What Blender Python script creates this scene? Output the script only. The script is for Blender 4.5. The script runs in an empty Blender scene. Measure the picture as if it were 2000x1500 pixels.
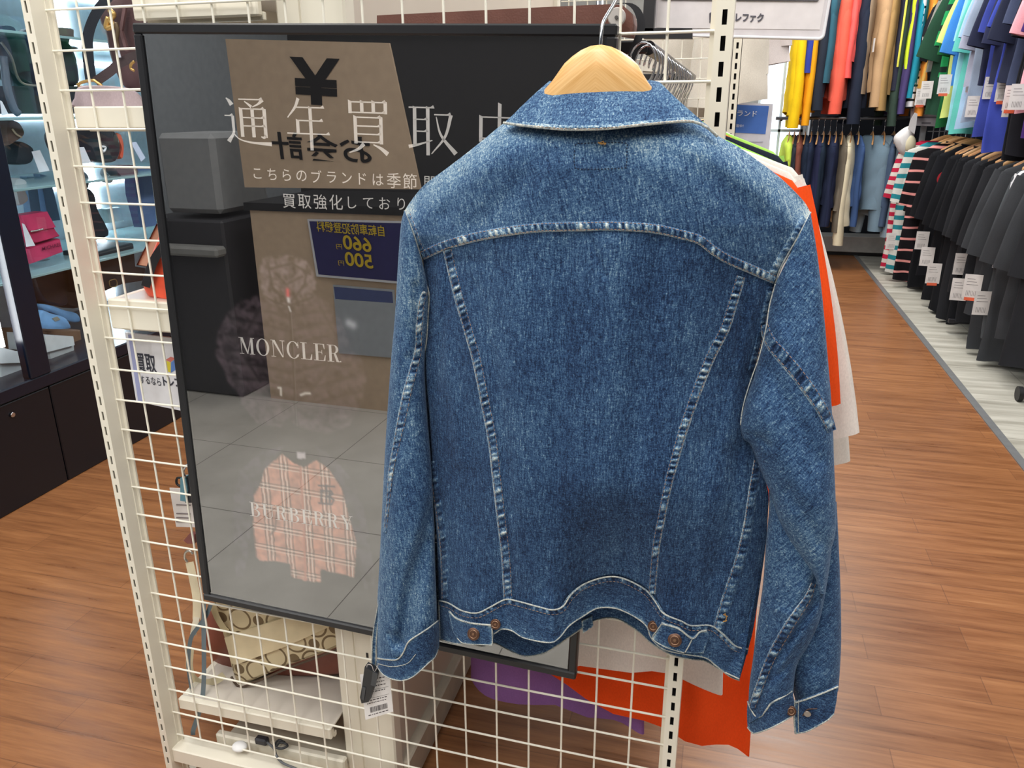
import bpy, math, random
import numpy as np
from mathutils import Vector, Matrix
random.seed(7); rng = np.random.RandomState(11)
SC = bpy.context.scene
COL = SC.collection
PI = math.pi

# ------------------------------------------------------------------ camera
FPX, PITCH, ROLL, YAWC, CAMH = 1549.5, .3352, -.0062, .2622, 1.19
def _axes():
    f = np.array([0, math.cos(PITCH), -math.sin(PITCH)]); R = np.array([1., 0, 0]); U = np.array([0, math.sin(PITCH), math.cos(PITCH)])
    r = R*math.cos(ROLL)+U*math.sin(ROLL); u = -R*math.sin(ROLL)+U*math.cos(ROLL)
    c, s = math.cos(YAWC), math.sin(YAWC); M = np.array([[c, -s, 0], [s, c, 0], [0, 0, 1]])
    return M, M@f, M@r, M@u
MW, CF, CR, CU = _axes()
CAM = np.array([0, 0, CAMH])
cam_d = bpy.data.cameras.new('camera'); cam = bpy.data.objects.new('camera', cam_d); COL.objects.link(cam)
cam.matrix_world = Matrix(((CR[0], CU[0], -CF[0], 0), (CR[1], CU[1], -CF[1], 0), (CR[2], CU[2], -CF[2], CAMH), (0, 0, 0, 1)))
cam_d.sensor_width = 36; cam_d.lens = FPX*36/2000; cam_d.clip_start = .02; cam_d.clip_end = 60
SC.camera = cam
# ------------------------------------------------------------------ light and exposure
w = bpy.data.worlds.new('world'); SC.world = w; w.use_nodes = True
bg = w.node_tree.nodes['Background']; bg.inputs[0].default_value = (.93, .97, 1, 1); bg.inputs[1].default_value = .36
def area(loc, sx, sy, power, col=(1, .97, .92), rot=(0, 0, 0)):
    d = bpy.data.lights.new('ceiling_lamp', 'AREA'); d.shape = 'RECTANGLE'; d.size = sx; d.size_y = sy; d.energy = power; d.color = col
    o = bpy.data.objects.new('ceiling_lamp', d); o.location = loc; o.rotation_euler = rot; COL.objects.link(o); return o
area((-.5, -.6, 2.75), .5, 2.4, 40)
area((.9, .3, 2.75), .35, 2.6, 32)
area((-1.35, 1.6, 2.75), .35, 3.0, 32)
area((.55, 3.6, 2.75), .35, 3.6, 60)
area((.2, 6.0, 2.75), 2.0, .35, 38)
area((-2.6, -1.2, 2.75), 1.6, .6, 40)
SC.view_settings.view_transform = 'Standard'; SC.view_settings.look = 'None'
SC.view_settings.exposure = 0.32; SC.view_settings.gamma = 1
try: SC.view_settings.use_curve_mapping = False
except Exception: pass
SC.cycles.max_bounces = 8; SC.cycles.transparent_max_bounces = 12

# ------------------------------------------------------------------ measuring helpers
def ray(x, y): return CF+(x-1000)/FPX*CR-(y-750)/FPX*CU
def onz(x, y, z): d = ray(x, y); return CAM+d*((z-CAMH)/d[2])
def onx(x, y, X): d = ray(x, y); return CAM+d*(X/d[0])
def ony(x, y, Y): d = ray(x, y); return CAM+d*(Y/d[1])
PO = MW@np.array([-.4786, 1.1045, .1044])+CAM            # top left corner of the framed poster
PYAW = -.0219
PA = np.array([math.cos(PYAW), math.sin(PYAW), 0]); PN = np.array([-math.sin(PYAW), math.cos(PYAW), 0]); PZ = np.array([0, 0, 1.])
def rp(x, y, w=0.): # point seen at pixel x, y on the plane parallel to the mesh panel, w behind the poster glass
    d = ray(x, y); return CAM+d*(((PO+PN*w-CAM)@PN)/(d@PN))
def uwz(u, w, z): q = PO+PA*u+PN*w; return np.array([q[0], q[1], z])
def mirror(x, y, Yb=None, z=None):
    d = ray(x, y); P = rp(x, y); r = d-2*(d@PN)*PN
    return P+r*((Yb-P[1])/r[1]) if Yb is not None else P+r*((z-P[2])/r[2])

# ------------------------------------------------------------------ materials
def lin(c): return tuple(((v/255)/12.92 if v/255 <= .04045 else ((v/255+.055)/1.055)**2.4) for v in c[:3])+(1,)
class NT:
    def __init__(s, name):
        s.m = bpy.data.materials.new(name); s.m.use_nodes = True; s.t = s.m.node_tree; s.t.nodes.clear()
        s.out = s.n('ShaderNodeOutputMaterial')
    def n(s, ty, **k):
        o = s.t.nodes.new(ty)
        for a, b in k.items():
            if a.startswith('i_'): o.inputs[int(a[2:]) if a[2:].isdigit() else a[2:].replace('_', ' ')].default_value = b
            else: setattr(o, a, b)
        return o
    def l(s, a, b): s.t.links.new(a, b)
    def math(s, op, a, b=None, c=None):
        o = s.n('ShaderNodeMath', operation=op)
        for i, v in enumerate((a, b, c)):
            if v is None: continue
            if isinstance(v, (int, float)): o.inputs[i].default_value = v
            else: s.l(v, o.inputs[i])
        return o.outputs[0]
    def ramp(s, fac, stops, interp='LINEAR'):
        o = s.n('ShaderNodeValToRGB'); e = o.color_ramp.elements; o.color_ramp.interpolation = interp
        while len(e) < len(stops): e.new(.5)
        for q, (p, c) in zip(e, stops): q.position = p; q.color = c
        s.l(fac, o.inputs[0]); return o.outputs[0]
    def noise(s, vec, scale, detail=2, rough=.5):
        o = s.n('ShaderNodeTexNoise'); o.inputs['Scale'].default_value = scale; o.inputs['Detail'].default_value = detail; o.inputs['Roughness'].default_value = rough
        s.l(vec, o.inputs['Vector']); return o.outputs[0]
    def map(s, vec, sc=(1, 1, 1), rot=(0, 0, 0), loc=(0, 0, 0)):
        o = s.n('ShaderNodeMapping'); o.inputs['Scale'].default_value = sc; o.inputs['Rotation'].default_value = rot; o.inputs['Location'].default_value = loc
        s.l(vec, o.inputs['Vector']); return o.outputs[0]
    def obj(s): return s.n('ShaderNodeTexCoord').outputs['Object']
    def principled(s, rough=.5, metal=0, **k):
        p = s.n('ShaderNodeBsdfPrincipled'); p.inputs['Roughness'].default_value = rough; p.inputs['Metallic'].default_value = metal
        for a, b in k.items(): p.inputs[a.replace('_', ' ')].default_value = b
        s.l(p.outputs[0], s.out.inputs[0]); return p
    def bump(s, h, p, strength=.3, dist=.001):
        b = s.n('ShaderNodeBump'); b.inputs['Strength'].default_value = strength; b.inputs['Distance'].default_value = dist
        s.l(h, b.inputs['Height']); s.l(b.outputs[0], p.inputs['Normal'])
_mc = {}
def paint(rgb, rough=.45, metal=0, var=.06, scale=30, name=None, spec=.5):
    key = (tuple(rgb), rough, metal, var, scale, spec)
    if key in _mc: return _mc[key]
    s = NT(name or 'surface'); p = s.principled(rough, metal); p.inputs['Specular IOR Level'].default_value = spec
    nz = s.noise(s.obj(), scale, 3); c = np.array(lin(rgb)[:3])
    s.l(s.ramp(nz, [(.3, tuple(c*(1-var))+(1,)), (.7, tuple(np.minimum(c*(1+var), 1))+(1,))]), p.inputs['Base Color'])
    _mc[key] = s.m; return s.m
def cloth(rgb, var=.12, rough=.9, stripe=None, ribs=0):
    key = ('cloth', tuple(rgb), var, str(stripe))
    if key in _mc: return _mc[key]
    s = NT('cloth'); p = s.principled(rough); p.inputs['Specular IOR Level'].default_value = .15
    v = s.obj(); c = np.array(lin(rgb)[:3])
    a = s.noise(v, 9, 3); b = s.noise(s.map(v, (500, 500, 260)), 1, 1)
    f = s.math('ADD', s.math('MULTIPLY', a, .6), s.math('MULTIPLY', b, .4))
    col = s.ramp(f, [(.3, tuple(c*(1-var))+(1,)), (.7, tuple(np.minimum(c*(1+var), 1))+(1,))])
    if stripe:                                             # (rgb2, period, duty)
        z = s.n('ShaderNodeSeparateXYZ'); s.l(v, z.inputs[0])
        fr = s.math('FRACT', s.math('DIVIDE', s.math('ADD', z.outputs[2], s.math('MULTIPLY', s.noise(v, 4, 1), .05)), stripe[1]))
        mx = s.n('ShaderNodeMix', data_type='RGBA'); s.l(s.math('LESS_THAN', fr, stripe[2]), mx.inputs[0]); s.l(col, mx.inputs[6]); mx.inputs[7].default_value = lin(stripe[0]); col = mx.outputs[2]
    s.l(col, p.inputs['Base Color']); s.bump(b, p, .25, .0006)
    _mc[key] = s.m; return s.m
def leather(rgb, rough=.45):
    key = ('leather', tuple(rgb), rough)
    if key in _mc: return _mc[key]
    s = NT('leather'); p = s.principled(rough); v = s.obj(); c = np.array(lin(rgb)[:3]); a = s.noise(v, 14, 3)
    s.l(s.ramp(a, [(.3, tuple(c*.82)+(1,)), (.7, tuple(np.minimum(c*1.15, 1))+(1,))]), p.inputs['Base Color'])
    vo = s.n('ShaderNodeTexVoronoi'); vo.inputs['Scale'].default_value = 420; s.l(v, vo.inputs['Vector']); s.bump(vo.outputs[0], p, .3, .0004)
    _mc[key] = s.m; return s.m
def emit(rgb, st):
    s = NT('lamp_light'); e = s.n('ShaderNodeEmission'); e.inputs[0].default_value = lin(rgb); e.inputs[1].default_value = st; s.l(e.outputs[0], s.out.inputs[0]); return s.m
def glassm(name, f0, tint=(1, 1, 1, 1), rough=0.):
    s = NT(name); t = s.n('ShaderNodeBsdfTransparent'); t.inputs[0].default_value = tint; g = s.n('ShaderNodeBsdfGlossy'); g.inputs['Roughness'].default_value = rough
    g.inputs[0].default_value = (1, 1, 1, 1)
    ge = s.n('ShaderNodeNewGeometry'); dt = s.n('ShaderNodeVectorMath', operation='DOT_PRODUCT'); s.l(ge.outputs['Normal'], dt.inputs[0]); s.l(ge.outputs['Incoming'], dt.inputs[1])
    f = s.math('MULTIPLY_ADD', s.math('POWER', s.math('SUBTRACT', 1., s.math('ABSOLUTE', dt.outputs['Value'])), 5.), 1-f0, f0)
    mx = s.n('ShaderNodeMixShader'); s.l(f, mx.inputs[0]); s.l(t.outputs[0], mx.inputs[1]); s.l(g.outputs[0], mx.inputs[2]); s.l(mx.outputs[0], s.out.inputs[0]); return s.m
def denim(name, rot=0., bias=0., seed=0.):
    s = NT(name); p = s.principled(.88); p.inputs['Specular IOR Level'].default_value = .12
    p.inputs['Sheen Weight'].default_value = .12; p.inputs['Sheen Roughness'].default_value = .5; p.inputs['Sheen Tint'].default_value = (.6, .75, 1, 1)
    v = s.map(s.obj(), (1, 1, 1), (0, rot, 0), (seed, 0, seed*.7))
    blot = s.noise(v, 7, 4, .55)
    streak = s.noise(s.map(v, (38, 12, 6)), 1, 4, .6)
    slub = s.noise(s.map(v, (620, 300, 95)), 1, 2, .6)
    twill = s.noise(s.map(v, (720, 500, 620)), 1, 2, .7)
    weft = s.noise(s.map(v, (120, 300, 700)), 1, 1, .5)
    wear = s.n('ShaderNodeAttribute', attribute_name='wear').outputs['Fac']  # fading, and the fold shade painted on the back panel
    f = s.math('ADD', s.math('MULTIPLY', s.math('SUBTRACT', blot, .5), .46), .305+bias)
    for t, k in ((streak, .34), (slub, .80), (twill, 1.05), (weft, .35)):
        f = s.math('ADD', f, s.math('MULTIPLY', s.math('SUBTRACT', t, .5), k))
    f = s.math('ADD', f, wear)
    col = s.ramp(f, [(0., lin((20, 32, 56))), (.22, lin((36, 58, 92))), (.42, lin((58, 88, 124))), (.60, lin((98, 128, 154))), (.78, lin((158, 178, 188))), (1., lin((208, 210, 202)))])
    s.l(col, p.inputs['Base Color'])
    s.bump(s.math('ADD', slub, twill), p, .55, .0007)
    return s.m

# ------------------------------------------------------------------ mesh helpers
def mesh_obj(name, verts, faces, mat, parent=None, smooth=True, origin=None, attr=None, auto=None):
    verts = np.asarray(verts, float).reshape(-1, 3)
    o0 = np.array(parent['_o']) if (parent is not None and '_o' in parent) else np.zeros(3)
    if parent is None and origin is not None: o0 = np.asarray(origin, float)
    me = bpy.data.meshes.new(name); me.from_pydata((verts-o0).tolist(), [], [tuple(int(i) for i in f) for f in faces]); me.update()
    if smooth:
        me.polygons.foreach_set('use_smooth', np.ones(len(me.polygons), bool))
        if auto: 
            try: me.set_sharp_from_angle(angle=auto)
            except Exception: pass
    if mat is not None: me.materials.append(mat)
    if attr is not None:
        for k, a in attr.items():
            a = np.asarray(a, np.float32)
            if a.ndim == 1: at = me.attributes.new(k, 'FLOAT', 'POINT'); at.data.foreach_set('value', a)
            else: at = me.color_attributes.new(k, 'FLOAT_COLOR', 'POINT'); at.data.foreach_set('color', a.ravel())
    ob = bpy.data.objects.new(name, me); COL.objects.link(ob)
    ob['_o'] = [float(q) for q in o0]
    if parent is not None: ob.parent = parent
    elif origin is not None: ob.location = tuple(o0)
    return ob
def tag(o, label, cat, group=None):
    o['label'] = label; o['category'] = cat
    if group: o['group'] = group
    return o
def thing(name, label, cat, loc, group=None):
    o = bpy.data.objects.new(name, None); COL.objects.link(o); o.location = tuple(float(q) for q in loc); o['_o'] = [float(q) for q in loc]; o.empty_display_size = .05
    return tag(o, label, cat, group)
def struct(o): o['kind'] = 'structure'; return o
class MB:
    def __init__(s): s.v = []; s.f = []
    def add(s, v, f):
        b = len(s.v); s.v.extend([tuple(float(c) for c in q) for q in v]); s.f.extend([tuple(i+b for i in q) for q in f]); return s
    def hexa(s, p): # 8 points: bottom ring 0-3, top ring 4-7
        return s.add(p, [(3, 2, 1, 0), (4, 5, 6, 7), (0, 1, 5, 4), (1, 2, 6, 5), (2, 3, 7, 6), (3, 0, 4, 7)])
    def box(s, x0, x1, y0, y1, z0, z1): return s.hexa([(x0, y0, z0), (x1, y0, z0), (x1, y1, z0), (x0, y1, z0), (x0, y0, z1), (x1, y0, z1), (x1, y1, z1), (x0, y1, z1)])
    def bev(s, x0, x1, y0, y1, z0, z1, b=.002, fr=None): # box with chamfered edges, fr maps (x,y,z) to world
        v = []; f = []
        xs = (x0, x1); ys = (y0, y1); zs = (z0, z1); idx = {}
        for i in (0, 1):
            for j in (0, 1):
                for k in (0, 1):
                    sx = b*(1-2*i); sy = b*(1-2*j); sz = b*(1-2*k)
                    for m, q in enumerate(((xs[i], ys[j]+sy, zs[k]+sz), (xs[i]+sx, ys[j], zs[k]+sz), (xs[i]+sx, ys[j]+sy, zs[k]))):
                        idx[i, j, k, m] = len(v); v.append(q)
        g = idx
        for i in (0, 1): f.append([g[i, 0, 0, 0], g[i, 1, 0, 0], g[i, 1, 1, 0], g[i, 0, 1, 0]][::(1 if i else -1)])
        for j in (0, 1): f.append([g[0, j, 0, 1], g[1, j, 0, 1], g[1, j, 1, 1], g[0, j, 1, 1]][::(-1 if j else 1)])
        for k in (0, 1): f.append([g[0, 0, k, 2], g[1, 0, k, 2], g[1, 1, k, 2], g[0, 1, k, 2]][::(1 if k else -1)])
        for i in (0, 1):
            for j in (0, 1): f.append([g[i, j, 0, 0], g[i, j, 1, 0], g[i, j, 1, 1], g[i, j, 0, 1]])
            for k in (0, 1): f.append([g[i, 0, k, 0], g[i, 1, k, 0], g[i, 1, k, 2], g[i, 0, k, 2]])
        for j in (0, 1):
            for k in (0, 1): f.append([g[0, j, k, 1], g[1, j, k, 1], g[1, j, k, 2], g[0, j, k, 2]])
        for i in (0, 1):
            for j in (0, 1):
                for k in (0, 1): f.append([g[i, j, k, 0], g[i, j, k, 1], g[i, j, k, 2]])
        if fr: v = [fr(*q) for q in v]
        return s.add(v, f)
    def tube(s, pts, r, n=8, closed=False, cap=True):
        P = np.asarray(pts, float); m = len(P); R = r if hasattr(r, '__len__') else [r]*m
        T = np.gradient(P, axis=0) if not closed else np.roll(P, -1, 0)-np.roll(P, 1, 0)
        T /= np.maximum(np.linalg.norm(T, axis=1, keepdims=True), 1e-9)
        ref = np.array([0, 0, 1.]) if abs(T[0][2]) < .9 else np.array([1., 0, 0]); nrm = np.cross(T[0], ref); nrm /= np.linalg.norm(nrm)
        v = []
        for i in range(m):
            nrm = nrm-T[i]*(nrm@T[i]); nrm /= max(np.linalg.norm(nrm), 1e-9); b = np.cross(T[i], nrm)
            for k in range(n): a = 2*PI*k/n; v.append(P[i]+R[i]*(math.cos(a)*nrm+math.sin(a)*b))
        f = [(i*n+k, i*n+(k+1) % n, ((i+1) % m)*n+(k+1) % n, ((i+1) % m)*n+k) for i in range(m if closed else m-1) for k in range(n)]
        if cap and not closed: f += [tuple(range(n))[::-1], tuple((m-1)*n+k for k in range(n))]
        return s.add(v, f)
    def prism(s, poly, d): # closed planar polygon (3D points) extruded by vector d
        n = len(poly); a = [np.asarray(q, float) for q in poly]; return s.add(a+[q+np.asarray(d) for q in a], [tuple(range(n))[::-1], tuple(range(n, 2*n))]+[(i, (i+1) % n, n+(i+1) % n, n+i) for i in range(n)])
    def loft(s, rings, cap=True, closed=True):
        n = len(rings[0]); v = [q for r in rings for q in r]; e = n if closed else n-1
        f = [(i*n+k, i*n+(k+1) % n, (i+1)*n+(k+1) % n, (i+1)*n+k) for i in range(len(rings)-1) for k in range(e)]
        if cap and closed: f += [tuple(range(n))[::-1], tuple((len(rings)-1)*n+k for k in range(n))]
        return s.add(v, f)
    def disc(s, c, nrm, r, th, n=24, r2=None):
        c = np.asarray(c, float); nrm = np.asarray(nrm, float); nrm /= np.linalg.norm(nrm); t = np.cross(nrm, [0, 0, 1.]); t /= max(np.linalg.norm(t), 1e-6); b = np.cross(nrm, t)
        ring = lambda rr, h: [c+nrm*h+rr*(math.cos(2*PI*k/n)*t+math.sin(2*PI*k/n)*b) for k in range(n)]
        return s.loft([ring(r, 0), ring(r, th*.7), ring(r*.9 if r2 is None else r2, th)])
    def build(s, name, mat, parent=None, origin=None, smooth=False, auto=None): return mesh_obj(name, s.v, s.f, mat, parent, smooth, origin, auto=auto)
def spline(P, n, closed=False):
    P = np.asarray(P, float); Q = np.vstack([P[-1:], P, P[:2]]) if closed else np.vstack([2*P[0]-P[1], P, 2*P[-1]-P[-2]])
    out = []
    for i in range(len(Q)-3):
        p0, p1, p2, p3 = Q[i:i+4]
        for t in np.linspace(0, 1, 13)[:-1]:
            out.append(.5*((2*p1)+(-p0+p2)*t+(2*p0-5*p1+4*p2-p3)*t*t+(-p0+3*p1-3*p2+p3)*t**3))
    if not closed: out.append(P[-1])
    else: out.append(out[0])
    out = np.array(out); L = np.r_[0, np.cumsum(np.linalg.norm(np.diff(out, axis=0), axis=1))]; t = np.linspace(0, L[-1], n+1 if closed else n)
    r = np.stack([np.interp(t, L, out[:, k]) for k in range(out.shape[1])], 1)
    return r[:-1] if closed else r
def grid_faces(nv, nu): return [(i*nu+j, i*nu+j+1, (i+1)*nu+j+1, (i+1)*nu+j) for i in range(nv-1) for j in range(nu-1)]
_tc = {}
def text_raw(txt, bold=0.):
    k = (txt, bold)
    if k not in _tc:
        c = bpy.data.curves.new('t', 'FONT'); c.body = txt; c.offset = bold; o = bpy.data.objects.new('t', c); COL.objects.link(o); bpy.context.view_layer.update()
        m = bpy.data.meshes.new_from_object(o.evaluated_get(bpy.context.evaluated_depsgraph_get()))
        v = np.array([q.co[:2] for q in m.vertices]); f = [tuple(p.vertices) for p in m.polygons]
        bpy.data.objects.remove(o); bpy.data.curves.remove(c); bpy.data.meshes.remove(m); _tc[k] = (v, f)
    return _tc[k]
def text_on(mb, txt, a, b, h, up, lift, bold=0., fit=None): # text from a (left foot) to b (right foot), height h
    v, f = text_raw(txt, bold); mn = v.min(0); mx = v.max(0); a = np.asarray(a, float); b = np.asarray(b, float); up = np.asarray(up, float)/np.linalg.norm(up)
    t = (v-mn)/(mx-mn); P = a+t[:, :1]*(b-a)+t[:, 1:]*h*up+np.asarray(lift, float); mb.add(P, f)
# ================================================================== SETTING
def wood_floor():
    s = NT('wood_plank_floor'); p = s.principled(.33); v = s.obj(); p.inputs['Specular IOR Level'].default_value = .45
    b = s.n('ShaderNodeTexBrick'); b.offset = .37; b.offset_frequency = 2; s.l(v, b.inputs['Vector'])
    b.inputs['Scale'].default_value = 1; b.inputs['Brick Width'].default_value = .62; b.inputs['Row Height'].default_value = .092; b.inputs['Mortar Size'].default_value = .0011; b.inputs['Bias'].default_value = 0
    b.inputs['Color1'].default_value = (0, 0, 0, 1); b.inputs['Color2'].default_value = (1, 1, 1, 1); b.inputs['Mortar'].default_value = (.5, .5, .5, 1)
    g1 = s.noise(s.map(v, (3.2, 40, 1)), 1, 6, .65); g2 = s.noise(s.map(v, (9, 160, 1)), 1, 3, .6); g3 = s.noise(s.map(v, (1.3, 6, 1)), 1, 3, .6)
    bw = s.n('ShaderNodeRGBToBW'); s.l(b.outputs[0], bw.inputs[0])
    f = s.math('ADD', s.math('MULTIPLY', g1, .62), s.math('ADD', s.math('MULTIPLY', g2, .22), s.math('ADD', s.math('MULTIPLY', bw.outputs[0], .09), s.math('MULTIPLY', g3, .22))))
    col = s.ramp(f, [(.30, lin((78, 48, 30))), (.48, lin((126, 80, 48))), (.66, lin((156, 104, 64))), (.88, lin((186, 134, 88)))])
    mx = s.n('ShaderNodeMix', data_type='RGBA'); s.l(s.math('MULTIPLY', b.outputs[1], .4), mx.inputs[0]); s.l(col, mx.inputs[6]); mx.inputs[7].default_value = lin((70, 38, 22)); s.l(mx.outputs[2], p.inputs['Base Color'])
    s.l(s.ramp(g1, [(.3, (.26,)*3+(1,)), (.8, (.42,)*3+(1,))]), p.inputs['Roughness'])
    s.bump(s.math('SUBTRACT', g2, b.outputs[1]), p, .25, .001); return s.m
def tile_mat(name, c1, c2, w, h, mort, streak=False):
    s = NT(name); p = s.principled(.4); v = s.obj(); b = s.n('ShaderNodeTexBrick'); b.offset = 0 if not streak else .5; s.l(v, b.inputs['Vector'])
    b.inputs['Scale'].default_value = 1; b.inputs['Brick Width'].default_value = w; b.inputs['Row Height'].default_value = h; b.inputs['Mortar Size'].default_value = .0015
    n = s.noise(s.map(v, (1.6, 14, 1) if streak else (3, 3, 3)), 1, 5, .6)
    col = s.ramp(n, [(.3, lin(c1)), (.68, lin(c2))]); mx = s.n('ShaderNodeMix', data_type='RGBA'); s.l(b.outputs[1], mx.inputs[0]); s.l(col, mx.inputs[6]); mx.inputs[7].default_value = lin(mort); s.l(mx.outputs[2], p.inputs['Base Color']); return s.m
X_CASE, X_TRIM, Y_FAR = -2.09, 1.055, 7.35
def slab(name, x0, x1, y0, y1, z0, z1, m): return struct(MB().box(x0, x1, y0, y1, z0, z1).build(name, m))
slab('floor', X_CASE-.9, X_TRIM, .62, Y_FAR+.6, -.05, 0, wood_floor())
slab('floor.tiled_front', X_CASE-.9, 3.0, -2.6, .62, -.05, 0, tile_mat('grey_tile', (176, 172, 164), (204, 200, 192), .45, .45, (110, 106, 100)))
slab('floor.pale_strip', X_TRIM+.034, 3.0, .62, Y_FAR+.6, -.05, 0, tile_mat('pale_wood_tile', (150, 146, 134), (206, 203, 192), .9, .45, (120, 116, 106), True))
b = MB(); b.box(X_TRIM, X_TRIM+.03, .62, Y_FAR+.3, -.05, .004); b.box(X_TRIM+.03, X_TRIM+.034, .62, Y_FAR+.3, -.05, .001); struct(b.build('trim_1', paint((150, 152, 154), .4, .6)))
slab('wall_back', X_CASE-.9, .62, Y_FAR+.3, Y_FAR+.4, 0, 2.9, paint((176, 176, 172), .8))
slab('wall_back.dark', .62, 3.0, Y_FAR+.02, Y_FAR+.12, 0, 2.9, paint((34, 37, 46), .8))
slab('wall_right', 2.3, 2.4, -2.6, Y_FAR+.4, 0, 2.9, paint((96, 98, 102), .8))
slab('wall_left', X_CASE-.75, X_CASE-.65, -2.6, Y_FAR+.4, 0, 2.9, paint((150, 156, 162), .8))
slab('wall_front', X_CASE-.9, 2.4, -2.7, -2.6, 0, 2.9, paint((52, 52, 54), .8))
# bright window at the far end
m = emit((236, 246, 255), 1.6)
b = MB().box(.18, .50, Y_FAR-.55, Y_FAR-.54, .45, 2.5); wpan = b.build('window_1', m); struct(wpan)
b = MB()
for x in (.165, .33, .495): b.box(x, x+.018, Y_FAR-.60, Y_FAR-.55, .4, 2.55)
b.box(.165, .513, Y_FAR-.60, Y_FAR-.55, 1.0, 1.02)
struct(b.build('trim_2', paint((196, 210, 220), .35)))

# ================================================================== BEHIND THE CAMERA (what the poster glass mirrors)
YB = -.93
def mr(x, y): return mirror(x, y, YB)
def mquad(mb, px, y0, th=.02):
    P = [mirror(*q, y0) for q in px]; mb.prism(P, (0, -th, 0))
TAN = (200, 176, 150)
c1 = thing('checkout_counter', 'tan board checkout counter mirrored in the poster glass', 'counter', (mr(490, 780)[0], YB, 0))
x0 = mr(488, 410)[0]; x1 = mr(800, 410)[0]+.25; zt = mr(488, 410)[2]
MB().box(x0, x1, YB-.5, YB, .0, zt).build('front_panel', paint(TAN, .7), c1)
MB().box(x0-.02, x1+.02, YB-.52, YB+.01, zt, zt+.03).build('worktop', paint((40, 40, 42), .4), c1)
def card(name, label, cat, px, face, th=.004, y0=YB+.004, parts=()):
    P = [mirror(*q, y0) for q in px]; t = thing(name, label, cat, sum(P)/len(P)-np.array([0, th, 0]))
    MB().prism(P, (0, -th, 0)).build('board', face, t); return t
# yen sign
t = card('pay_here_sign', 'tan hanging sign with a black yen mark, mirrored in the poster glass', 'sign', [(440, 76), (760, 84), (822, 370), (478, 366)], paint(TAN, .7), .01, YB)
b = MB(); f = (0, .003, 0)
def mtext(mb, txt, pa, pb, ptop, bold=.0, y0=YB): # pa/pb: feet of the text as mirrored (pa appears right of pb)
    A = mirror(*pa, y0); B = mirror(*pb, y0); T = mirror(*ptop, y0); text_on(mb, txt, A, B, np.linalg.norm(T-A)*.98, T-A, f, bold)
mtext(b, '¥', (668, 208), (572, 202), (664, 113), .03); mtext(b, 'お会計', (728, 322), (536, 310), (722, 264), .014)
b.build('lettering', paint((24, 22, 22), .6), t)
t = card('fee_notice', 'dark blue notice with yellow 660 and 500 yen prices, mirrored in the glass', 'notice', [(600, 428), (790, 432), (800, 556), (618, 540)], paint((206, 208, 214), .5), .003, YB+.012)
P = [(604, 432), (786, 436), (796, 551), (622, 536)]; MB().prism([mirror(*q, YB+.0125) for q in P], (0, -.0005, 0)).build('face', paint((44, 42, 96), .45), t)
b = MB(); yb = YB+.014
mtext(b, '自転車防犯登録料', (752, 462), (620, 452), (750, 440), .01, yb); mtext(b, '660', (727, 493), (672, 486), (724, 464), .02, yb); mtext(b, '500', (730, 525), (676, 518), (727, 497), .02, yb); mtext(b, '円', (669, 487), (658, 486), (668, 477), .0, yb); mtext(b, '円', (673, 519), (662, 518), (672, 509), .0, yb)
b.build('lettering', paint((206, 178, 40), .5), t)
t = card('instruction_sheet', 'pale printed sheet with a blue heading, mirrored in the poster glass', 'notice', [(650, 556), (770, 566), (778, 700), (662, 690)], paint((160, 166, 172), .6), .002, YB+.012)
MB().prism([mirror(*q, YB+.0125) for q in [(652, 560), (766, 570), (768, 592), (655, 584)]], (0, -.0005, 0)).build('heading', paint((70, 82, 128), .5), t)
# dark cabinet and a plain grey box for a copier, left in the mirror image
t = thing('copier', 'pale grey boxy office machine mirrored in the poster glass', 'machine', (mr(400, 420)[0]-.3, YB-.1, .0))
A = mr(300, 250); B = mr(445, 420); MB().bev(A[0], B[0]-.03, YB-.35, YB, B[2], A[2]-.02, .02).build('housing', paint((150, 152, 154), .5), t)
MB().bev(A[0]-.1, B[0]-.01, YB-.5, YB+.03, 0, B[2]-.02, .01).build('cabinet', paint((58, 58, 62), .5), t)
t = thing('paper_tray', 'flat pale tray on the dark cabinet mirrored in the glass', 'tray', (A[0], YB, .3))
MB().bev(A[0], B[0], YB+.03, YB+.1, B[2]-.16, B[2]-.12, .01).build('tray', paint((140, 140, 138), .5), t)
# ================================================================== MESH PANEL, POSTS, SPINE
BEIGE = paint((234, 228, 212), .42, 0, .03, 8); BEIGE2 = paint((214, 206, 188), .45, 0, .04, 6); WIREM = paint((242, 238, 224), .35, 0, .02, 8)
BLK = paint((20, 20, 24), .5)
def uw(mb, u0, u1, w0, w1, z0, z1, b=.0): 
    fr = lambda x, y, z: uwz(x, y, z)
    if b: mb.bev(u0, u1, w0, w1, z0, z1, b, fr)
    else: mb.hexa([fr(*q) for q in [(u0, w0, z0), (u1, w0, z0), (u1, w1, z0), (u0, w1, z0), (u0, w0, z1), (u1, w0, z1), (u1, w1, z1), (u0, w1, z1)]])
ZT = 1.62
def slotted_face(u0, u1, wf, zoff, sw, sh, z0=.06, pitch=.0249): # front face made of strips round real slots
    mb = MB(); uc = (u0+u1)/2 if zoff[1] is None else u0+zoff[1]; th = .0016
    uw(mb, u0, uc-sw/2, wf, wf+th, z0, ZT); uw(mb, uc+sw/2, u1, wf, wf+th, z0, ZT)
    z = zoff[0]
    while z > z0+pitch: z -= pitch
    prev = z0
    while z < ZT-sh:
        uw(mb, uc-sw/2, uc+sw/2, wf, wf+th, prev, z-sh/2); prev = z+sh/2; z += pitch
    uw(mb, uc-sw/2, uc+sw/2, wf, wf+th, prev, ZT)
    return mb
post_z = rp(49.5, 6, -.010)[2]
gr = thing('wire_mesh_rack', 'cream wire mesh display panel between two slotted cream posts', 'display rack', uwz(.29, .012, 0))
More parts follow.
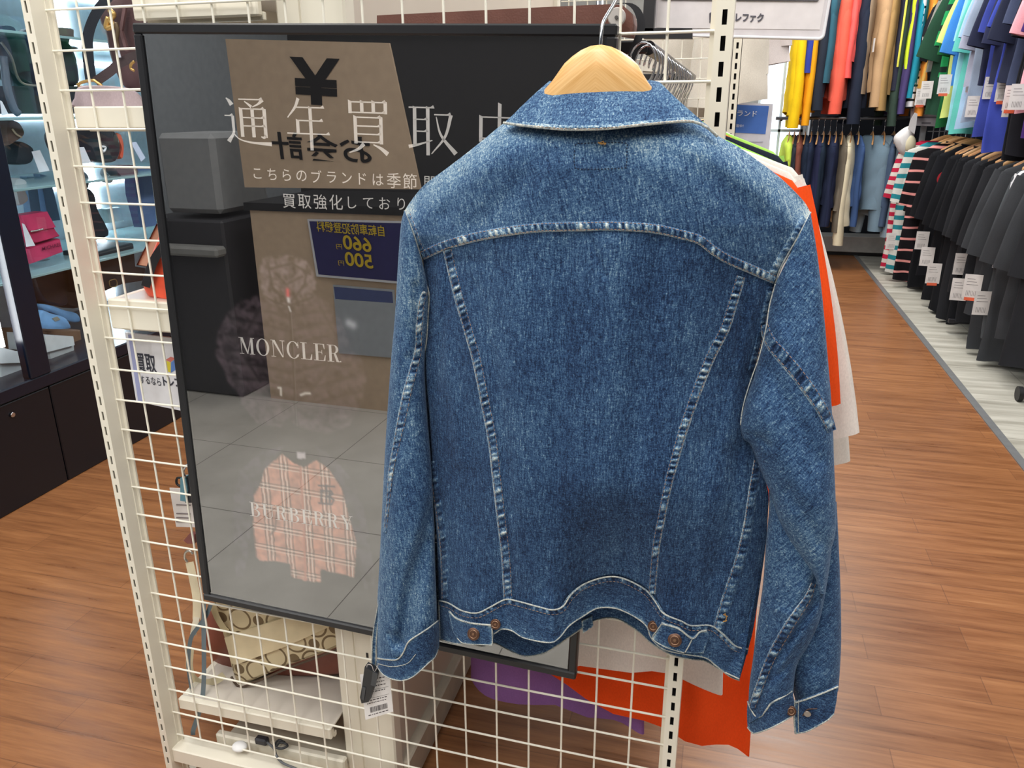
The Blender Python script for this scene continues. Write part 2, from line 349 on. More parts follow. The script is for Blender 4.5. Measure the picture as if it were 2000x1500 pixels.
for u0, u1, so, zz in ((-.1615, -.1475, .0068, rp(50, 13, -.01)[2]), (.7215, .7400, None, rp(1418, 33, -.01)[2])):
    fm = slotted_face(u0, u1, -.010, (zz, so), .0036 if so else .0050, .0145)
    b = MB(); th = .0015; uw(b, u0, u0+th, -.0084, .024, .02, ZT); uw(b, u1-th, u1, -.0084, .024, .02, ZT); uw(b, u0, u1, .024-th, .024, .02, ZT)
    uw(b, u0, u1, -.010, -.0084, .02, .06); uw(b, u0+.002, u1-.002, .004, .006, .06, ZT)
    if so: uw(b, u1, u1+.0015, .014, .024, .02, ZT); uw(b, u1+.0015, u1+.006, .021, .024, .02, ZT)
    else: uw(b, u0-.006, u0, .017, .024, .02, ZT)
    b.add(fm.v, fm.f); uw(b, u0-.012, u1+.012, -.03, .05, 0, .02)
    p = b.build('post', BEIGE, gr)
    d = MB(); uw(d, u0+.002, u1-.002, .0035, .0042, .06, ZT); d.build('slot_shadow', paint((40, 38, 44), .8), p)
ZW0 = rp(82, 20, .012)[2]; CELL = .0501
b = MB()
for i in range(-6, 25):
    z = ZW0-CELL*i; b.tube([uwz(-.149, .0145, z), uwz(.2, .0140, z+.0004), uwz(.5, .0140, z-.0004), uwz(.724, .0145, z)], .0016, 8)
b.build('horizontal_wires', WIREM, gr)
b = MB()
for k in range(16):
    u = -.099+.0513*k
    b.tube([uwz(u, .0172, ZW0+CELL*6), uwz(u+.0005, .0172, .7), uwz(u, .0172, ZW0-CELL*24)], .0016, 8)
b.build('vertical_wires', WIREM, gr)
b = MB(); zr = ZW0-CELL*24.35; uw(b, -.149, .724, -.004, .034, zr-.03, zr, .002); b.build('bottom_rail', BEIGE, gr)
b = MB(); uw(b, -.149, .724, .0, .02, ZT-.03, ZT, .002); b.build('top_rail', BEIGE, gr)

# spine between the bag shelves and the clothes rail
XS0, XS1 = -.575, -.478; YS0, YS1 = 1.0, 2.28
sp = thing('shelving_spine', 'cream slotted upright and back panel standing behind the mesh panel', 'shelving unit', ((XS0+XS1)/2, 1.4, 0))
b = MB(); b.bev(XS0+.03, XS1-.004, YS0, YS0+.03, 0, 1.66, .003); b.bev(XS0-.006, XS0+.03, YS0+.004, YS0+.03, 0, 1.66, .003)
for z in (.329, .45, .6, 1.2, 1.3): pass
b.build('upright', BEIGE, sp)
b = MB(); b.box(XS0+.012, XS1-.012, YS0+.03, YS1, .07, 1.66); b.build('back_panel', paint((206, 194, 180), .5, 0, .03, 5), sp)
b = MB(); b.bev(XS0, XS1, YS0+.03, YS1, .0, .035, .003); b.bev(XS1-.02, XS1+.006, YS0+.03, YS1, .035, .085, .003); b.build('base_rail', paint((196, 186, 168), .45), sp)
b = MB(); b.bev(XS0, XS1, YS1, YS1+.03, 0, 1.66, .003); b.build('upright', BEIGE, sp)
hol = MB()
for z in (.329,): hol.box(XS0+.052, XS0+.056, YS0-.0006, YS0+.002, z-.005, z+.005)
hol.build('slot', BLK, sp)
XL0 = -.885
def shelf(name, label, zt, y0=.965, depthY=1.25, drop=.03, holes=True, x0=XL0, mat=None):
    t = thing(name, label, 'shelf', ((x0+XS0)/2, y0+.4, zt-drop))
    mat = mat or BEIGE
    MB().box(x0+.002, XS0-.008, y0+.004, y0+depthY, zt-.003, zt).build('shelf_top', paint((208, 200, 190), .3, 0, .05, 12), t)
    b = MB(); b.bev(x0, XS0-.008, y0, y0+.012, zt-drop, zt+.001, .002); b.bev(x0+.0006, x0+.012, y0+.013, y0+depthY, zt-drop+.0006, zt+.0004, .001); b.bev(x0+.01, XS0-.008, y0+.012, y0+.02, zt-drop-.004, zt-drop+.006, .001)
    b.build('front_rail', mat, t)
    if holes:
        h = MB()
        for xx in (x0+.07, XS0-.03):
            for k in range(8):
                yy = y0+.025+k*.026+(k//3)*.05
                if yy < y0+depthY: h.disc((xx, yy, zt+.0002), (0, 0, 1), .0033, .0006, 10)
        h.build('peg_holes', paint((50, 32, 34), .7), t)
    return t
shelf('bag_shelf', 'cream metal shelf high behind the mesh, dark bag strap above it', 1.194, drop=.028)
shelf('bag_shelf', 'cream metal shelf at mid height carrying the orange bag', .923, drop=.045)
shelf('bag_shelf', 'topmost cream metal shelf behind the mesh above the poster', 1.345, drop=.045, x0=-.765)
shelf('bag_shelf', 'lowest white shelf carrying the monogram bag', .190, drop=.022, depthY=1.2)
t = thing('base_deck', 'cream base deck under the lowest shelf with a cable on it', 'deck', (-.7, 1.3, 0))
b = MB(); b.bev(XL0+.055, XS0, 1.0, 2.2, .0, .082, .004); b.build('deck', BEIGE2, t)
MB().bev(XL0+.05, XS0, .985, 1.0, .0, .105, .003).build('lip', BEIGE, t)
b = MB()
for z in (.12, .135): b.box(XL0+.055, XS0-.02, .999, 1.008, z, z+.004)
# sign hung under the middle shelf
def plate(px, w, th=.004): return [rp(*q, w) for q in px]
t = thing('buying_sign', 'white hanging sign reading that items are bought, under the middle shelf', 'sign', rp(300, 720, .06))
MB().prism(plate([(244, 650), (372, 664), (372, 806), (266, 784)], .055), PN*.004).build('board', paint((232, 232, 238), .4), t)
b = MB(); L = -PN*.0008; upv = PZ
def ptext(mb, txt, pa, pb, hpx, w, bold=0., lift=None, up=None):
    A = rp(*pa, w); B = rp(*pb, w); T = rp(pa[0], pa[1]-hpx, w); text_on(mb, txt, A, B, np.linalg.norm(T-A), PZ if up is None else up, -PN*.0006 if lift is None else lift, bold)
ptext(b, '買取', (267, 726), (308, 730), 36, .055, .02); ptext(b, 'するなら', (275, 748), (316, 754), 15, .055, .01); ptext(b, 'トレファク', (320, 754), (380, 760), 19, .055, .045)
b.build('lettering', paint((58, 60, 74), .6), t)
def poly_part(name, px, w, th, mat, parent): return MB().prism([rp(*q, w) for q in px], PN*th).build(name, mat, parent)
poly_part('yellow_mark', [(323, 704), (333, 708), (333, 728), (324, 724)], .0544, .0004, paint((222, 206, 60)), t)
poly_part('red_mark', [(323, 703), (333, 697), (343, 700), (333, 707)], .0544, .0004, paint((214, 120, 110)), t)
poly_part('blue_mark', [(334, 708), (343, 701), (343, 722), (334, 728)], .0544, .0004, paint((90, 130, 200)), t)
poly_part('sheet', [(250, 654), (258, 655), (279, 786), (270, 785)], .0535, .001, paint((170, 176, 220)), t)

# ================================================================== POSTER
PR = .0326
A2 = PA*math.cos(PR)-PZ*math.sin(PR); U2 = PA*math.sin(PR)+PZ*math.cos(PR); PWD, PHT = .620, .862
def pl(s, t, w=0.): return PO+A2*s-U2*t+PN*w          # s to the right, t downwards, metres from the top left corner
def pst(px, py):
    P = rp(px, py, 0.)-PO; return np.array([P@A2, -(P@U2)])
po = thing('framed_poster', 'black framed buy-back poster leaning on the mesh behind the jacket', 'poster', pl(PWD/2, PHT, .004))
def fbox(mb, s0, s1, t0, t1, w0, w1, b): mb.bev(s0, s1, t0, t1, w0, w1, b, lambda x, y, z: pl(x, y, z))
b = MB(); fw = .0125
for s0, s1, t0, t1 in ((0, PWD, 0, fw), (0, PWD, PHT-fw, PHT), (0, fw, fw, PHT-fw), (PWD-fw, PWD, fw, PHT-fw)): fbox(b, s0, s1, t0, t1, -.004, .0115, .002)
b.build('frame', paint((26, 27, 31), .38), po)
MB().prism([pl(fw-.002, fw-.002, .006), pl(PWD-fw+.002, fw-.002, .006), pl(PWD-fw+.002, PHT-fw+.002, .006), pl(fw-.002, PHT-fw+.002, .006)], PN*.004).build('backing', paint((30, 30, 32)), po)
# --- printed picture as colours on a fine sheet
NS, NTT = 400, 560
S, T = np.meshgrid(np.linspace(fw-.003, PWD-fw+.003, NS), np.linspace(fw-.003, PHT-fw+.003, NTT))
img = np.zeros((NTT, NS, 3)); img[:] = lin((20, 19, 22))[:3]
def smooth2(a, k):
    for _ in range(k):
        a = (a+np.roll(a, 1, 0)+np.roll(a, -1, 0)+np.roll(a, 1, 1)+np.roll(a, -1, 1))/5
    return a
def vnoise(k): n = smooth2(rng.rand(NTT, NS), k); n = (n-n.mean())/n.std(); return n
def inside(poly):
    P = np.array([pst(*q) for q in poly]); r = np.zeros(S.shape, bool); j = len(P)-1
    for i in range(len(P)):
        a, c = P[i], P[j]; cond = ((a[1] > T) != (c[1] > T)); xx = (c[0]-a[0])*(T-a[1])/((c[1]-a[1]) or 1e-9)+a[0]; r ^= cond & (S < xx); j = i
    return r
def soft(poly, k=1): return smooth2(inside(poly).astype(float), k)
def seg(px, wd): # soft mask round a polyline
    P = np.array([pst(*q) for q in px]); d = np.full(S.shape, 9.)
    for a, c in zip(P[:-1], P[1:]):
        e = c-a; h = np.clip(((S-a[0])*e[0]+(T-a[1])*e[1])/(e@e+1e-12), 0, 1); d = np.minimum(d, np.hypot(S-a[0]-h*e[0], T-a[1]-h*e[1]))
    return np.exp(-(d/wd)**2)
def mixc(mask, c):
    global img
    c = np.array(c); img = img*(1-mask[..., None])+(c if c.ndim > 1 else c[None, None])*mask[..., None]
def z5(l): return [(350+x/1.948, 480+y/1.948) for x, y in l]
cols = lambda r, g, bb: np.array(lin((r, g, bb))[:3])
puff = z5([(300, 190), (230, 215), (175, 260), (140, 330), (128, 420), (165, 480), (175, 520), (215, 560), (230, 610), (290, 680), (380, 695), (400, 660), (450, 700), (560, 722), (640, 690), (690, 600), (708, 500), (690, 440), (650, 400), (610, 290), (560, 220), (505, 185)])
hood = z5([(310, 48), (400, 36), (480, 62), (515, 130), (508, 205), (440, 242), (350, 228), (308, 190), (292, 110)])
nz = vnoise(14); nf = vnoise(4)
mk = soft(puff, 3); mixc(mk, cols(70, 60, 66)[None, None]*(1+.35*np.clip(nz, -1.6, 1.6)+.18*np.clip(nf, -2, 2))[..., None])
for l in ([(190, 280), (300, 300), (415, 330), (520, 300), (600, 300)], [(170, 340), (300, 350), (415, 385), (540, 350), (610, 340)], [(180, 400), (300, 405), (418, 440), (560, 400), (640, 410)], [(200, 450), (300, 460), (420, 490), (560, 450), (640, 460)], [(200, 510), (330, 515), (425, 545), (520, 540), (660, 500)], [(240, 570), (380, 575), (430, 600), (520, 600), (680, 560)], [(250, 250), (340, 255), (412, 280), (500, 255), (570, 255)], [(300, 240), (250, 330), (235, 420), (300, 520)], [(530, 240), (590, 350), (560, 470), (470, 590)]):
    mixc(seg(z5(l), .0030)*mk*.75, cols(14, 12, 15)); mixc(seg(z5([(x, y+14) for x, y in l]), .006)*mk*.35, cols(96, 86, 90))
mk = soft(hood, 2); mixc(mk, cols(98, 88, 92)[None, None]*(1+.4*np.clip(nz, -1.5, 1.5)+.3*np.clip(nf, -2, 2))[..., None])
for l in ([(330, 70), (345, 160), (400, 215)], [(480, 80), (470, 150), (420, 215)], [(340, 90), (420, 70), (490, 110)], [(360, 110), (400, 150), (460, 120)], [(320, 200), (400, 235), (500, 200)]): mixc(seg(z5(l), .0025)*mk*.8, cols(26, 22, 26))
mixc(seg(z5([(412, 240), (425, 420), (436, 600), (440, 695)]), .0022)*.9, cols(20, 18, 20)); mixc(seg(z5([(418, 260), (430, 420), (441, 690)]), .0009)*.6, cols(110, 104, 106))
mixc(seg(z5([(405, 172), (406, 192)]), .0028), cols(226, 80, 96)); mixc(seg(z5([(408, 205), (409, 214)]), .0022), cols(225, 225, 225)); mixc(seg(z5([(410, 235), (416, 252)]), .0013), cols(210, 210, 210))
mixc(seg(z5([(370, 545), (379, 545), (380, 572)]), .0016), cols(220, 218, 212)); mixc(seg(z5([(456, 572), (472, 566), (490, 566)]), .0018), cols(220, 218, 212)); mixc(seg(z5([(640, 298), (654, 305)]), .0055)*.8, cols(190, 190, 196))
# plaid jacket
slv = [z5([(392, 765), (300, 792), (225, 860), (200, 960), (192, 1030), (205, 1170), (208, 1262), (238, 1266), (262, 1130), (270, 990), (305, 890), (345, 830)]), z5([(510, 765), (590, 820), (655, 900), (695, 1000), (725, 1160), (738, 1270), (735, 1322), (700, 1312), (668, 1200), (645, 1040), (605, 920), (530, 815)])]
for q in slv: m_ = soft(q, 2); mixc(m_*.9, cols(46, 40, 54)[None, None]*(1+.5*np.clip(nz, -1.5, 1.5))[..., None])
body = z5([(386, 798), (350, 828), (318, 858), (302, 915), (278, 955), (274, 1075), (285, 1190), (300, 1205), (360, 1205), (415, 1216), (421, 1266), (470, 1280), (531, 1287), (532, 1238), (600, 1252), (660, 1268), (668, 1135), (640, 1040), (612, 932), (562, 855), (512, 820), (470, 848), (430, 832)])
mk = soft(body, 1); X5 = S; P0 = pst(*z5([(468, 850)])[0]); us = S-P0[0]; vt = T-P0[1]
mixc(mk, cols(206, 146, 124)[None, None]*(1+.12*np.clip(nz, -2, 2)+.07*np.clip(nf, -2, 2))[..., None])
us = us+.0006*np.clip(nz, -1, 1)
def lines(q, per, offs, wd): r = np.zeros(S.shape); [np.maximum(r, np.exp(-((((q-o+per/2) % per)-per/2)/wd)**2), out=r) for o in offs]; return r
mixc(mk*lines(us, .034, (-.0065, .0, .0065), .0011)*.85, cols(34, 26, 30)); mixc(mk*lines(us, .034, (-.0035, .0032), .0008)*.95, cols(240, 228, 216))
mixc(mk*lines(vt, .036, (.0, .0058), .0009)*.8, cols(34, 26, 30)); mixc(mk*lines(vt, .036, (.0028, .0086), .0007)*.8, cols(240, 228, 216))
mixc(seg(z5([(455, 850), (468, 1060), (474, 1280)]), .0022)*mk*.9, cols(200, 130, 108)); mixc(seg(z5([(340, 1105), (358, 1085), (365, 1020)]), .002)*mk*.8, cols(80, 48, 44))
for q, c in (([(404, 730), (496, 736), (524, 812), (470, 848), (430, 832), (388, 798)], (20, 18, 22)), ([(442, 790), (474, 792), (474, 816), (443, 814)], (208, 200, 206))): mixc(soft(z5(q), 1), cols(*c))
for l in ([(524, 918), (584, 922)], [(554, 918), (553, 985)], [(534, 936), (534, 980)], [(534, 938), (572, 940), (578, 950), (560, 960)], [(560, 960), (582, 972), (574, 990), (526, 985)], [(566, 940), (565, 986)]): mixc(seg(z5(l), .0017), cols(36, 34, 60))
col4 = np.concatenate([img, np.ones(S.shape+(1,))], -1).reshape(-1, 4)
s = NT('poster_print'); p = s.principled(.6); p.inputs['Specular IOR Level'].default_value = .1; a = s.n('ShaderNodeAttribute', attribute_name='ink'); s.l(a.outputs['Color'], p.inputs['Base Color'])
mesh_obj('printed_sheet', (PO+S.reshape(-1, 1)*A2-T.reshape(-1, 1)*U2+PN*.0050), grid_faces(NTT, NS), s.m, po, False, attr={'ink': np.clip(col4, 0, 1)})
# --- lettering
INK = paint((236, 232, 228), .6)
def taper(mb, fr, pts, ws): # a brush stroke: centre line with widths
    P = spline(pts, 14); W_ = np.interp(np.linspace(0, 1, 14), np.linspace(0, 1, len(ws)), ws); T_ = np.gradient(P, axis=0); T_ /= np.maximum(np.hypot(T_[:, 0], T_[:, 1]), 1e-6)[:, None]; N_ = np.stack([-T_[:, 1], T_[:, 0]], 1)
    a = P+N_*W_[:, None]/2; c = P-N_*W_[:, None]/2; v = [fr(*q) for q in a]+[fr(*q) for q in c]; mb.add(v, [(i, i+1, 14+i+1, 14+i) for i in range(13)])
KAN = {
 '通': [('c', [(8, 96), (14, 90), (19, 82)], [2, 7, 9]), ('h', 2, 60, 20), ('c', [(19, 60), (19, 40), (18, 24), (6, 6)], [6, 6, 5, 9]), ('c', [(18, 24), (30, 12), (55, 6), (97, 4)], [2, 3, 5, 8]), ('h', 34, 94, 84), ('c', [(84, 94), (74, 85), (62, 79)], [8, 4, 2]), ('c', [(46, 90), (54, 84), (60, 79)], [2, 4, 6]), ('v', 37, 75, 17), ('v', 86, 75, 17), ('h', 37, 75, 86), ('h', 37, 57, 86), ('h', 37, 40, 86), ('v', 61, 75, 17), ('c', [(86, 22), (82, 17), (76, 19)], [6, 5, 2])],
 '年': [('c', [(32, 99), (24, 82), (6, 62)], [7, 5, 2]), ('h', 25, 82, 88), ('h', 28, 57, 84), ('v', 28, 57, 32), ('h', 3, 32, 98), ('v', 57, 82, 0)],
 '買': [('v', 13, 96, 74), ('v', 38, 96, 76), ('v', 62, 96, 76), ('v', 87, 96, 74), ('h', 13, 95, 88), ('h', 13, 76, 87), ('v', 23, 68, 18), ('v', 77, 68, 18), ('h', 23, 67, 77), ('h', 23, 51, 77), ('h', 23, 36, 77), ('h', 23, 21, 77), ('c', [(40, 18), (28, 8), (8, 0)], [8, 5, 2]), ('c', [(60, 17), (76, 10), (90, 0)], [2, 6, 9])],
 '取': [('h', 2, 93, 54), ('v', 14, 93, 20), ('v', 41, 93, 0), ('h', 14, 70, 41), ('h', 14, 47, 41), ('c', [(1, 16), (22, 21), (50, 30)], [7, 4, 2]), ('h', 54, 80, 88), ('c', [(88, 80), (76, 38), (48, 3)], [7, 5, 2]), ('c', [(58, 76), (68, 40), (98, 5)], [2, 5, 9])],
 '中': [('v', 12, 76, 28), ('v', 88, 76, 28), ('h', 12, 75, 88), ('h', 12, 35, 88), ('v', 50, 100, 0)],
}
def kanji(mb, ch, fr):
    for st in KAN[ch]:
        if st[0] == 'h': x0, y, x1 = st[1:]; mb.add([fr(x0, y-1.3), fr(x1, y-1.3), fr(x1, y+1.3), fr(x0, y+1.3)], [(0, 1, 2, 3)]); mb.add([fr(x1-8, y+1.2), fr(x1+1, y-1.3), fr(x1-2, y+5)], [(0, 1, 2)])
        elif st[0] == 'v': x, y0, y1 = st[1:]; mb.add([fr(x-3.6, y1), fr(x+3.6, y1), fr(x+3.6, y0), fr(x-3.6, y0+3)], [(0, 1, 2, 3)])
        else: taper(mb, fr, st[1], st[2])
b = MB(); LZ = .0044
for ch, x0, y0, x1, y1 in (('通', 438, 282, 530, 187), ('年', 557, 292, 644, 190), ('買', 672, 298, 764, 193), ('取', 795, 302, 890, 202), ('中', 925, 305, 1020, 202)):
    A = pst(x0, y0); h = (A[1]-pst(x0, y1)[1])/100; wd = (pst(x1, y0)[0]-A[0])/100
    kanji(b, ch, lambda x, y, A=A, h=h, wd=wd: pl(A[0]+x*wd, A[1]-y*h+.0, LZ))
def ktext(txt, pa, pb, h, bold=0.):
    A = pst(*pa); B = pst(*pb); n = len(txt); hs = A[1]-pst(pa[0], pa[1]-h)[1]
    for i, ch in enumerate(txt):
        t_ = i/(n-1); c = A+(B-A)*t_; v, f = text_raw(ch, bold); mn = v.min(0); mx = v.max(0); sc = hs/.8; ctr = (mn+mx)/2
        k = .86 if ch in 'こちらのブランドはしており' else 1
        b.add([pl(c[0]+(q[0]-ctr[0])*sc*k, c[1]-(q[1]-ctr[1])*sc*k-hs/2, LZ) for q in v], f)
ktext('こちらのブランドは季節', (500, 352), (798, 368), 25); ktext('買取強化しており', (562, 406), (781, 412), 25); ktext('問わず', (838, 371), (900, 375), 25)
# serif capitals: stems, hairlines and bowls
def glyph(ch):
    R = []; q = lambda *p: R.append(list(p)); rc = lambda x0, y0, x1, y1: q((x0, y0), (x1, y0), (x1, y1), (x0, y1))
    sf = lambda x0, x1, y: rc(x0, y, x1, y+.035)
    def ring(cx, cy, rx, ry, ix, iy, a0, a1, n=26):
        for i in range(n):
            t0 = a0+(a1-a0)*i/n; t1 = a0+(a1-a0)*(i+1)/n
            q((cx+rx*math.cos(t0), cy+ry*math.sin(t0)), (cx+rx*math.cos(t1), cy+ry*math.sin(t1)), (cx+ix*math.cos(t1), cy+iy*math.sin(t1)), (cx+ix*math.cos(t0), cy+iy*math.sin(t0)))
    W = .8
    if ch == 'M': W = 1.02; rc(.13, 0, .17, 1); sf(.0, .3, 0); sf(0, .2, .965); q((.1, 1), (.28, 1), (.58, .02), (.5, .02)); q((.5, .02), (.56, .02), (.82, 1), (.78, 1)); rc(.76, 0, .92, 1); sf(.66, 1.02, 0); sf(.8, 1.02, .965)
    elif ch == 'N': W = .9; rc(.13, 0, .17, 1); sf(0, .3, 0); sf(0, .2, .965); q((.1, 1), (.28, 1), (.78, 0), (.7, 0)); rc(.74, 0, .78, 1); sf(.6, .9, .965)
    elif ch == 'O': W = .86; ring(.43, .5, .42, .52, .27, .48, 0, 2*PI, 40)
    elif ch == 'C': W = .8; ring(.43, .5, .42, .52, .27, .48, .5, 2*PI-.55, 36); q((.72, .62), (.77, .62), (.77, .98), (.74, .98)); q((.77, .3), (.8, .3), (.74, .1), (.7, .12))
    elif ch == 'L': W = .72; rc(.12, 0, .28, 1); sf(0, .42, .965); sf(0, .68, 0); q((.58, .035), (.68, .0), (.72, .34), (.68, .34))
    elif ch == 'E': W = .74; rc(.12, 0, .28, 1); sf(0, .68, .965); sf(0, .68, 0); rc(.28, .49, .52, .525); rc(.5, .38, .53, .64); q((.58, .965), (.68, 1), (.69, .7), (.66, .7)); q((.6, .035), (.7, 0), (.74, .34), (.7, .34))
    elif ch == 'R': W = .86; rc(.12, 0, .28, 1); sf(0, .42, 0); sf(0, .4, .965); rc(.28, .49, .45, .52); ring(.4, .745, .3, .255, .14, .225, -PI/2, PI/2, 18); q((.4, .5), (.54, .5), (.72, .02), (.56, .02)); q((.6, .06), (.64, 0), (.86, .02), (.84, .1), (.72, .05))
    elif ch == 'B': W = .8; rc(.12, 0, .28, 1); sf(0, .42, 0); sf(0, .4, .965); rc(.28, .5, .42, .53); ring(.38, .76, .29, .24, .13, .21, -PI/2, PI/2, 18); ring(.38, .26, .36, .26, .2, .23, -PI/2, PI/2, 18)
    elif ch == 'U': W = .88; rc(.12, .3, .28, 1); sf(0, .42, .965); rc(.72, .3, .76, 1); sf(.6, .88, .965); ring(.44, .3, .32, .32, .16, .28, PI, 1.5*PI, 12); ring(.44, .3, .32, .32, .28, .28, 1.5*PI, 2*PI, 12)
    elif ch == 'Y': W = .84; rc(.36, 0, .52, .45); sf(.26, .62, 0); q((.04, 1), (.22, 1), (.5, .42), (.38, .42)); q((.48, .42), (.5, .42), (.74, 1), (.7, 1)); sf(0, .32, .965); sf(.6, .84, .965)
    elif ch == 'A': W = .86; q((.1, 0), (.14, 0), (.44, 1), (.4, 1)); q((.38, 1), (.46, 1), (.78, 0), (.6, 0)); rc(.22, .32, .62, .36); sf(0, .26, 0); sf(.5, .86, 0)
    return W, R
def serif(txt, pa, pb, h):
    A = pst(*pa); B = pst(*pb); G = [glyph(c) for c in txt]; gap = .1; tot = sum(g[0] for g in G)+gap*(len(G)-1); hs = A[1]-pst(pa[0], pa[1]-h)[1]; sc = (B[0]-A[0])/tot; x = 0
    for W, R in G:
        for poly in R:
            n0 = [pl(A[0]+(x+u)*sc, A[1]+(B[1]-A[1])*(x+u)/tot-v*hs, LZ) for u, v in poly]; b.add(n0, [tuple(range(len(n0)))])
        x += W+gap
serif('MONCLER', (465, 692), (664, 710), 32); serif('BURBERRY', (486, 1010), (687, 1040), 27); serif('A', (841, 1070), (859, 1073), 25)
b.build('lettering', INK, po)
b = MB(); b.add([pl(fw-.001, fw-.001, 0), pl(PWD-fw+.001, fw-.001, 0), pl(PWD-fw+.001, PHT-fw+.001, 0), pl(fw-.001, PHT-fw+.001, 0)], [(3, 2, 1, 0)])
b.build('glass', glassm('poster_glass', .31), po)
# ================================================================== DENIM JACKET ON ITS HANGER
jk = thing('denim_jacket', 'faded blue denim trucker jacket seen from behind on a wooden hanger', 'jacket', rp(1165, 1240, -.08))
DEN = denim('denim_body', 0, 0, 0); DEN_UP = denim('denim_yoke', .25, .07, 3); DEN_COL = denim('denim_collar', 0, .15, 5); DEN_SL = denim('denim_left_sleeve', .12, .12, 7); DEN_SR = denim('denim_right_sleeve', -.62, .05, 9); DEN_SD = denim('denim_side', 0, .0, 12); DEN_BAND = denim('denim_band', 1.45, .02, 14); DEN_CUFF = denim('denim_cuff', 1.2, .0, 17); DEN_IN = denim('denim_inside', 1.3, .0, 21)
THREAD = paint((150, 122, 104), .8); PALE = None; 
_s = NT('worn_edge'); _p = _s.principled(.9); _v = _s.obj(); _n = _s.noise(_v, 520, 2, .7); _n2 = _s.noise(_v, 60, 2)
_s.l(_s.ramp(_s.math('ADD', _s.math('MULTIPLY', _n, .75), _s.math('MULTIPLY', _n2, .35)), [(.36, lin((84, 100, 122))), (.5, lin((158, 164, 162))), (.68, lin((206, 204, 192)))]), _p.inputs['Base Color']); PALE = _s.m
COPPER = paint((98, 70, 56), .38, .55, .3, 200)
LX = ([150, 250, 330, 460, 510, 700, 850, 950, 1100, 1175, 1330], [790, 788, 788, 792, 822, 826, 838, 846, 854, 857, 860])
RX = ([150, 265, 345, 440, 555, 740, 860, 980, 1100, 1268, 1330], [1584, 1584, 1584, 1580, 1520, 1470, 1482, 1503, 1490, 1461, 1444])
HEMX = [857, 890, 920, 955, 987, 1030, 1080, 1116, 1145, 1184, 1220, 1260, 1296, 1330, 1388, 1430, 1461]
HEMD = [0, 8, 14, -4, -22, -19, -17, -52, -84, -99, -98, -82, -45, -36, -32, -12, 0]
def creases(x, y, L):
    w_ = np.zeros_like(x)
    for pts, amp, sg in L:
        d = np.full(x.shape, 1e9)
        for (ax, ay), (bx, by) in zip(pts[:-1], pts[1:]):
            ex, ey = bx-ax, by-ay; h = np.clip(((x-ax)*ex+(y-ay)*ey)/(ex*ex+ey*ey), 0, 1); d = np.minimum(d, np.hypot(x-ax-h*ex, y-ay-h*ey))
        w_ += amp*np.exp(-(d/sg)**2)
    return w_
BODYCR = [([(1105, 470), (1100, 700), (1085, 950), (1070, 1150)], .0035, 26), ([(1290, 480), (1262, 700), (1235, 900), (1215, 1080)], .0045, 30), ([(1190, 480), (1180, 800), (1180, 1100)], -.004, 34), ([(1000, 500), (1010, 800), (1020, 1120)], -.003, 30),
          ([(930, 560), (975, 760), (1000, 1000)], .0018, 12), ([(880, 520), (870, 600), (850, 760)], .004, 11), ([(860, 520), (872, 700), (900, 900)], -.003, 14), ([(1480, 560), (1450, 680), (1420, 860)], -.003, 16), ([(1455, 590), (1440, 700)], .003, 10),
          ([(1380, 860), (1350, 1000), (1330, 1150)], .003, 22), ([(1440, 880), (1430, 1000), (1400, 1120)], .004, 18), ([(1150, 460), (1165, 500), (1180, 540)], .0015, 7), ([(920, 1000), (930, 1150)], .003, 18), ([(1060, 300), (1000, 380), (930, 440)], .003, 26), ([(1300, 290), (1400, 350), (1480, 430)], .003, 28), ([(1180, 290), (1190, 420)], .002, 30), ([(900, 340), (870, 420)], .003, 16), ([(1500, 380), (1490, 470)], .003, 18)]
def wbody(x, y):
    x = np.asarray(x, float); y = np.asarray(y, float)
    l = np.interp(y, *LX); r = np.interp(y, *RX); s_ = np.clip((2*x-l-r)/(r-l), -1.15, 1.15)
    w_ = -.138+.078*np.abs(s_)**2.4
    ys = np.interp(x, [790, 806, 868, 950, 985, 1170, 1372, 1440, 1520, 1583], [412, 388, 332, 268, 240, 200, 238, 286, 344, 415])
    w_ += np.clip((330-y)/180, 0, 1)**1.3*.030+np.clip((ys+70-y)/70, 0, 1)**2*.030
    k = np.clip((y-930)/260, 0, 1); k = k*k*(3-2*k)
    w_ += -np.interp(x, HEMX, HEMD)*.00062*k+.006*k
    return w_+creases(x, y, BODYCR)
def P3(x, y, w_): # arrays -> world points
    x = np.asarray(x, float); y = np.asarray(y, float); d = CF[None]+((x-1000)/FPX).ravel()[:, None]*CR[None]-((y-750)/FPX).ravel()[:, None]*CU[None]
    q = (PO-CAM)@PN; t = (q+np.asarray(w_, float).ravel())/(d@PN); return CAM+d*t[:, None]
def coons(top, right, bottom, left, step=2.4):
    ln = lambda c: np.linalg.norm(np.diff(np.asarray(c, float), axis=0), axis=1).sum()
    nu = int(max(6, max(ln(top), ln(bottom))/step)); nv = int(max(6, max(ln(left), ln(right))/step))
    Tp, Bt, Lf, Rt = spline(top, nu), spline(bottom, nu), spline(left, nv), spline(right, nv)
    u = np.linspace(0, 1, nu)[None, :, None]; v = np.linspace(0, 1, nv)[:, None, None]
    P = (1-v)*Tp[None]+v*Bt[None]+(1-u)*Lf[:, None]+u*Rt[:, None]-((1-u)*(1-v)*Tp[0]+u*(1-v)*Tp[-1]+(1-u)*v*Bt[0]+u*v*Bt[-1])
    return P, nu, nv
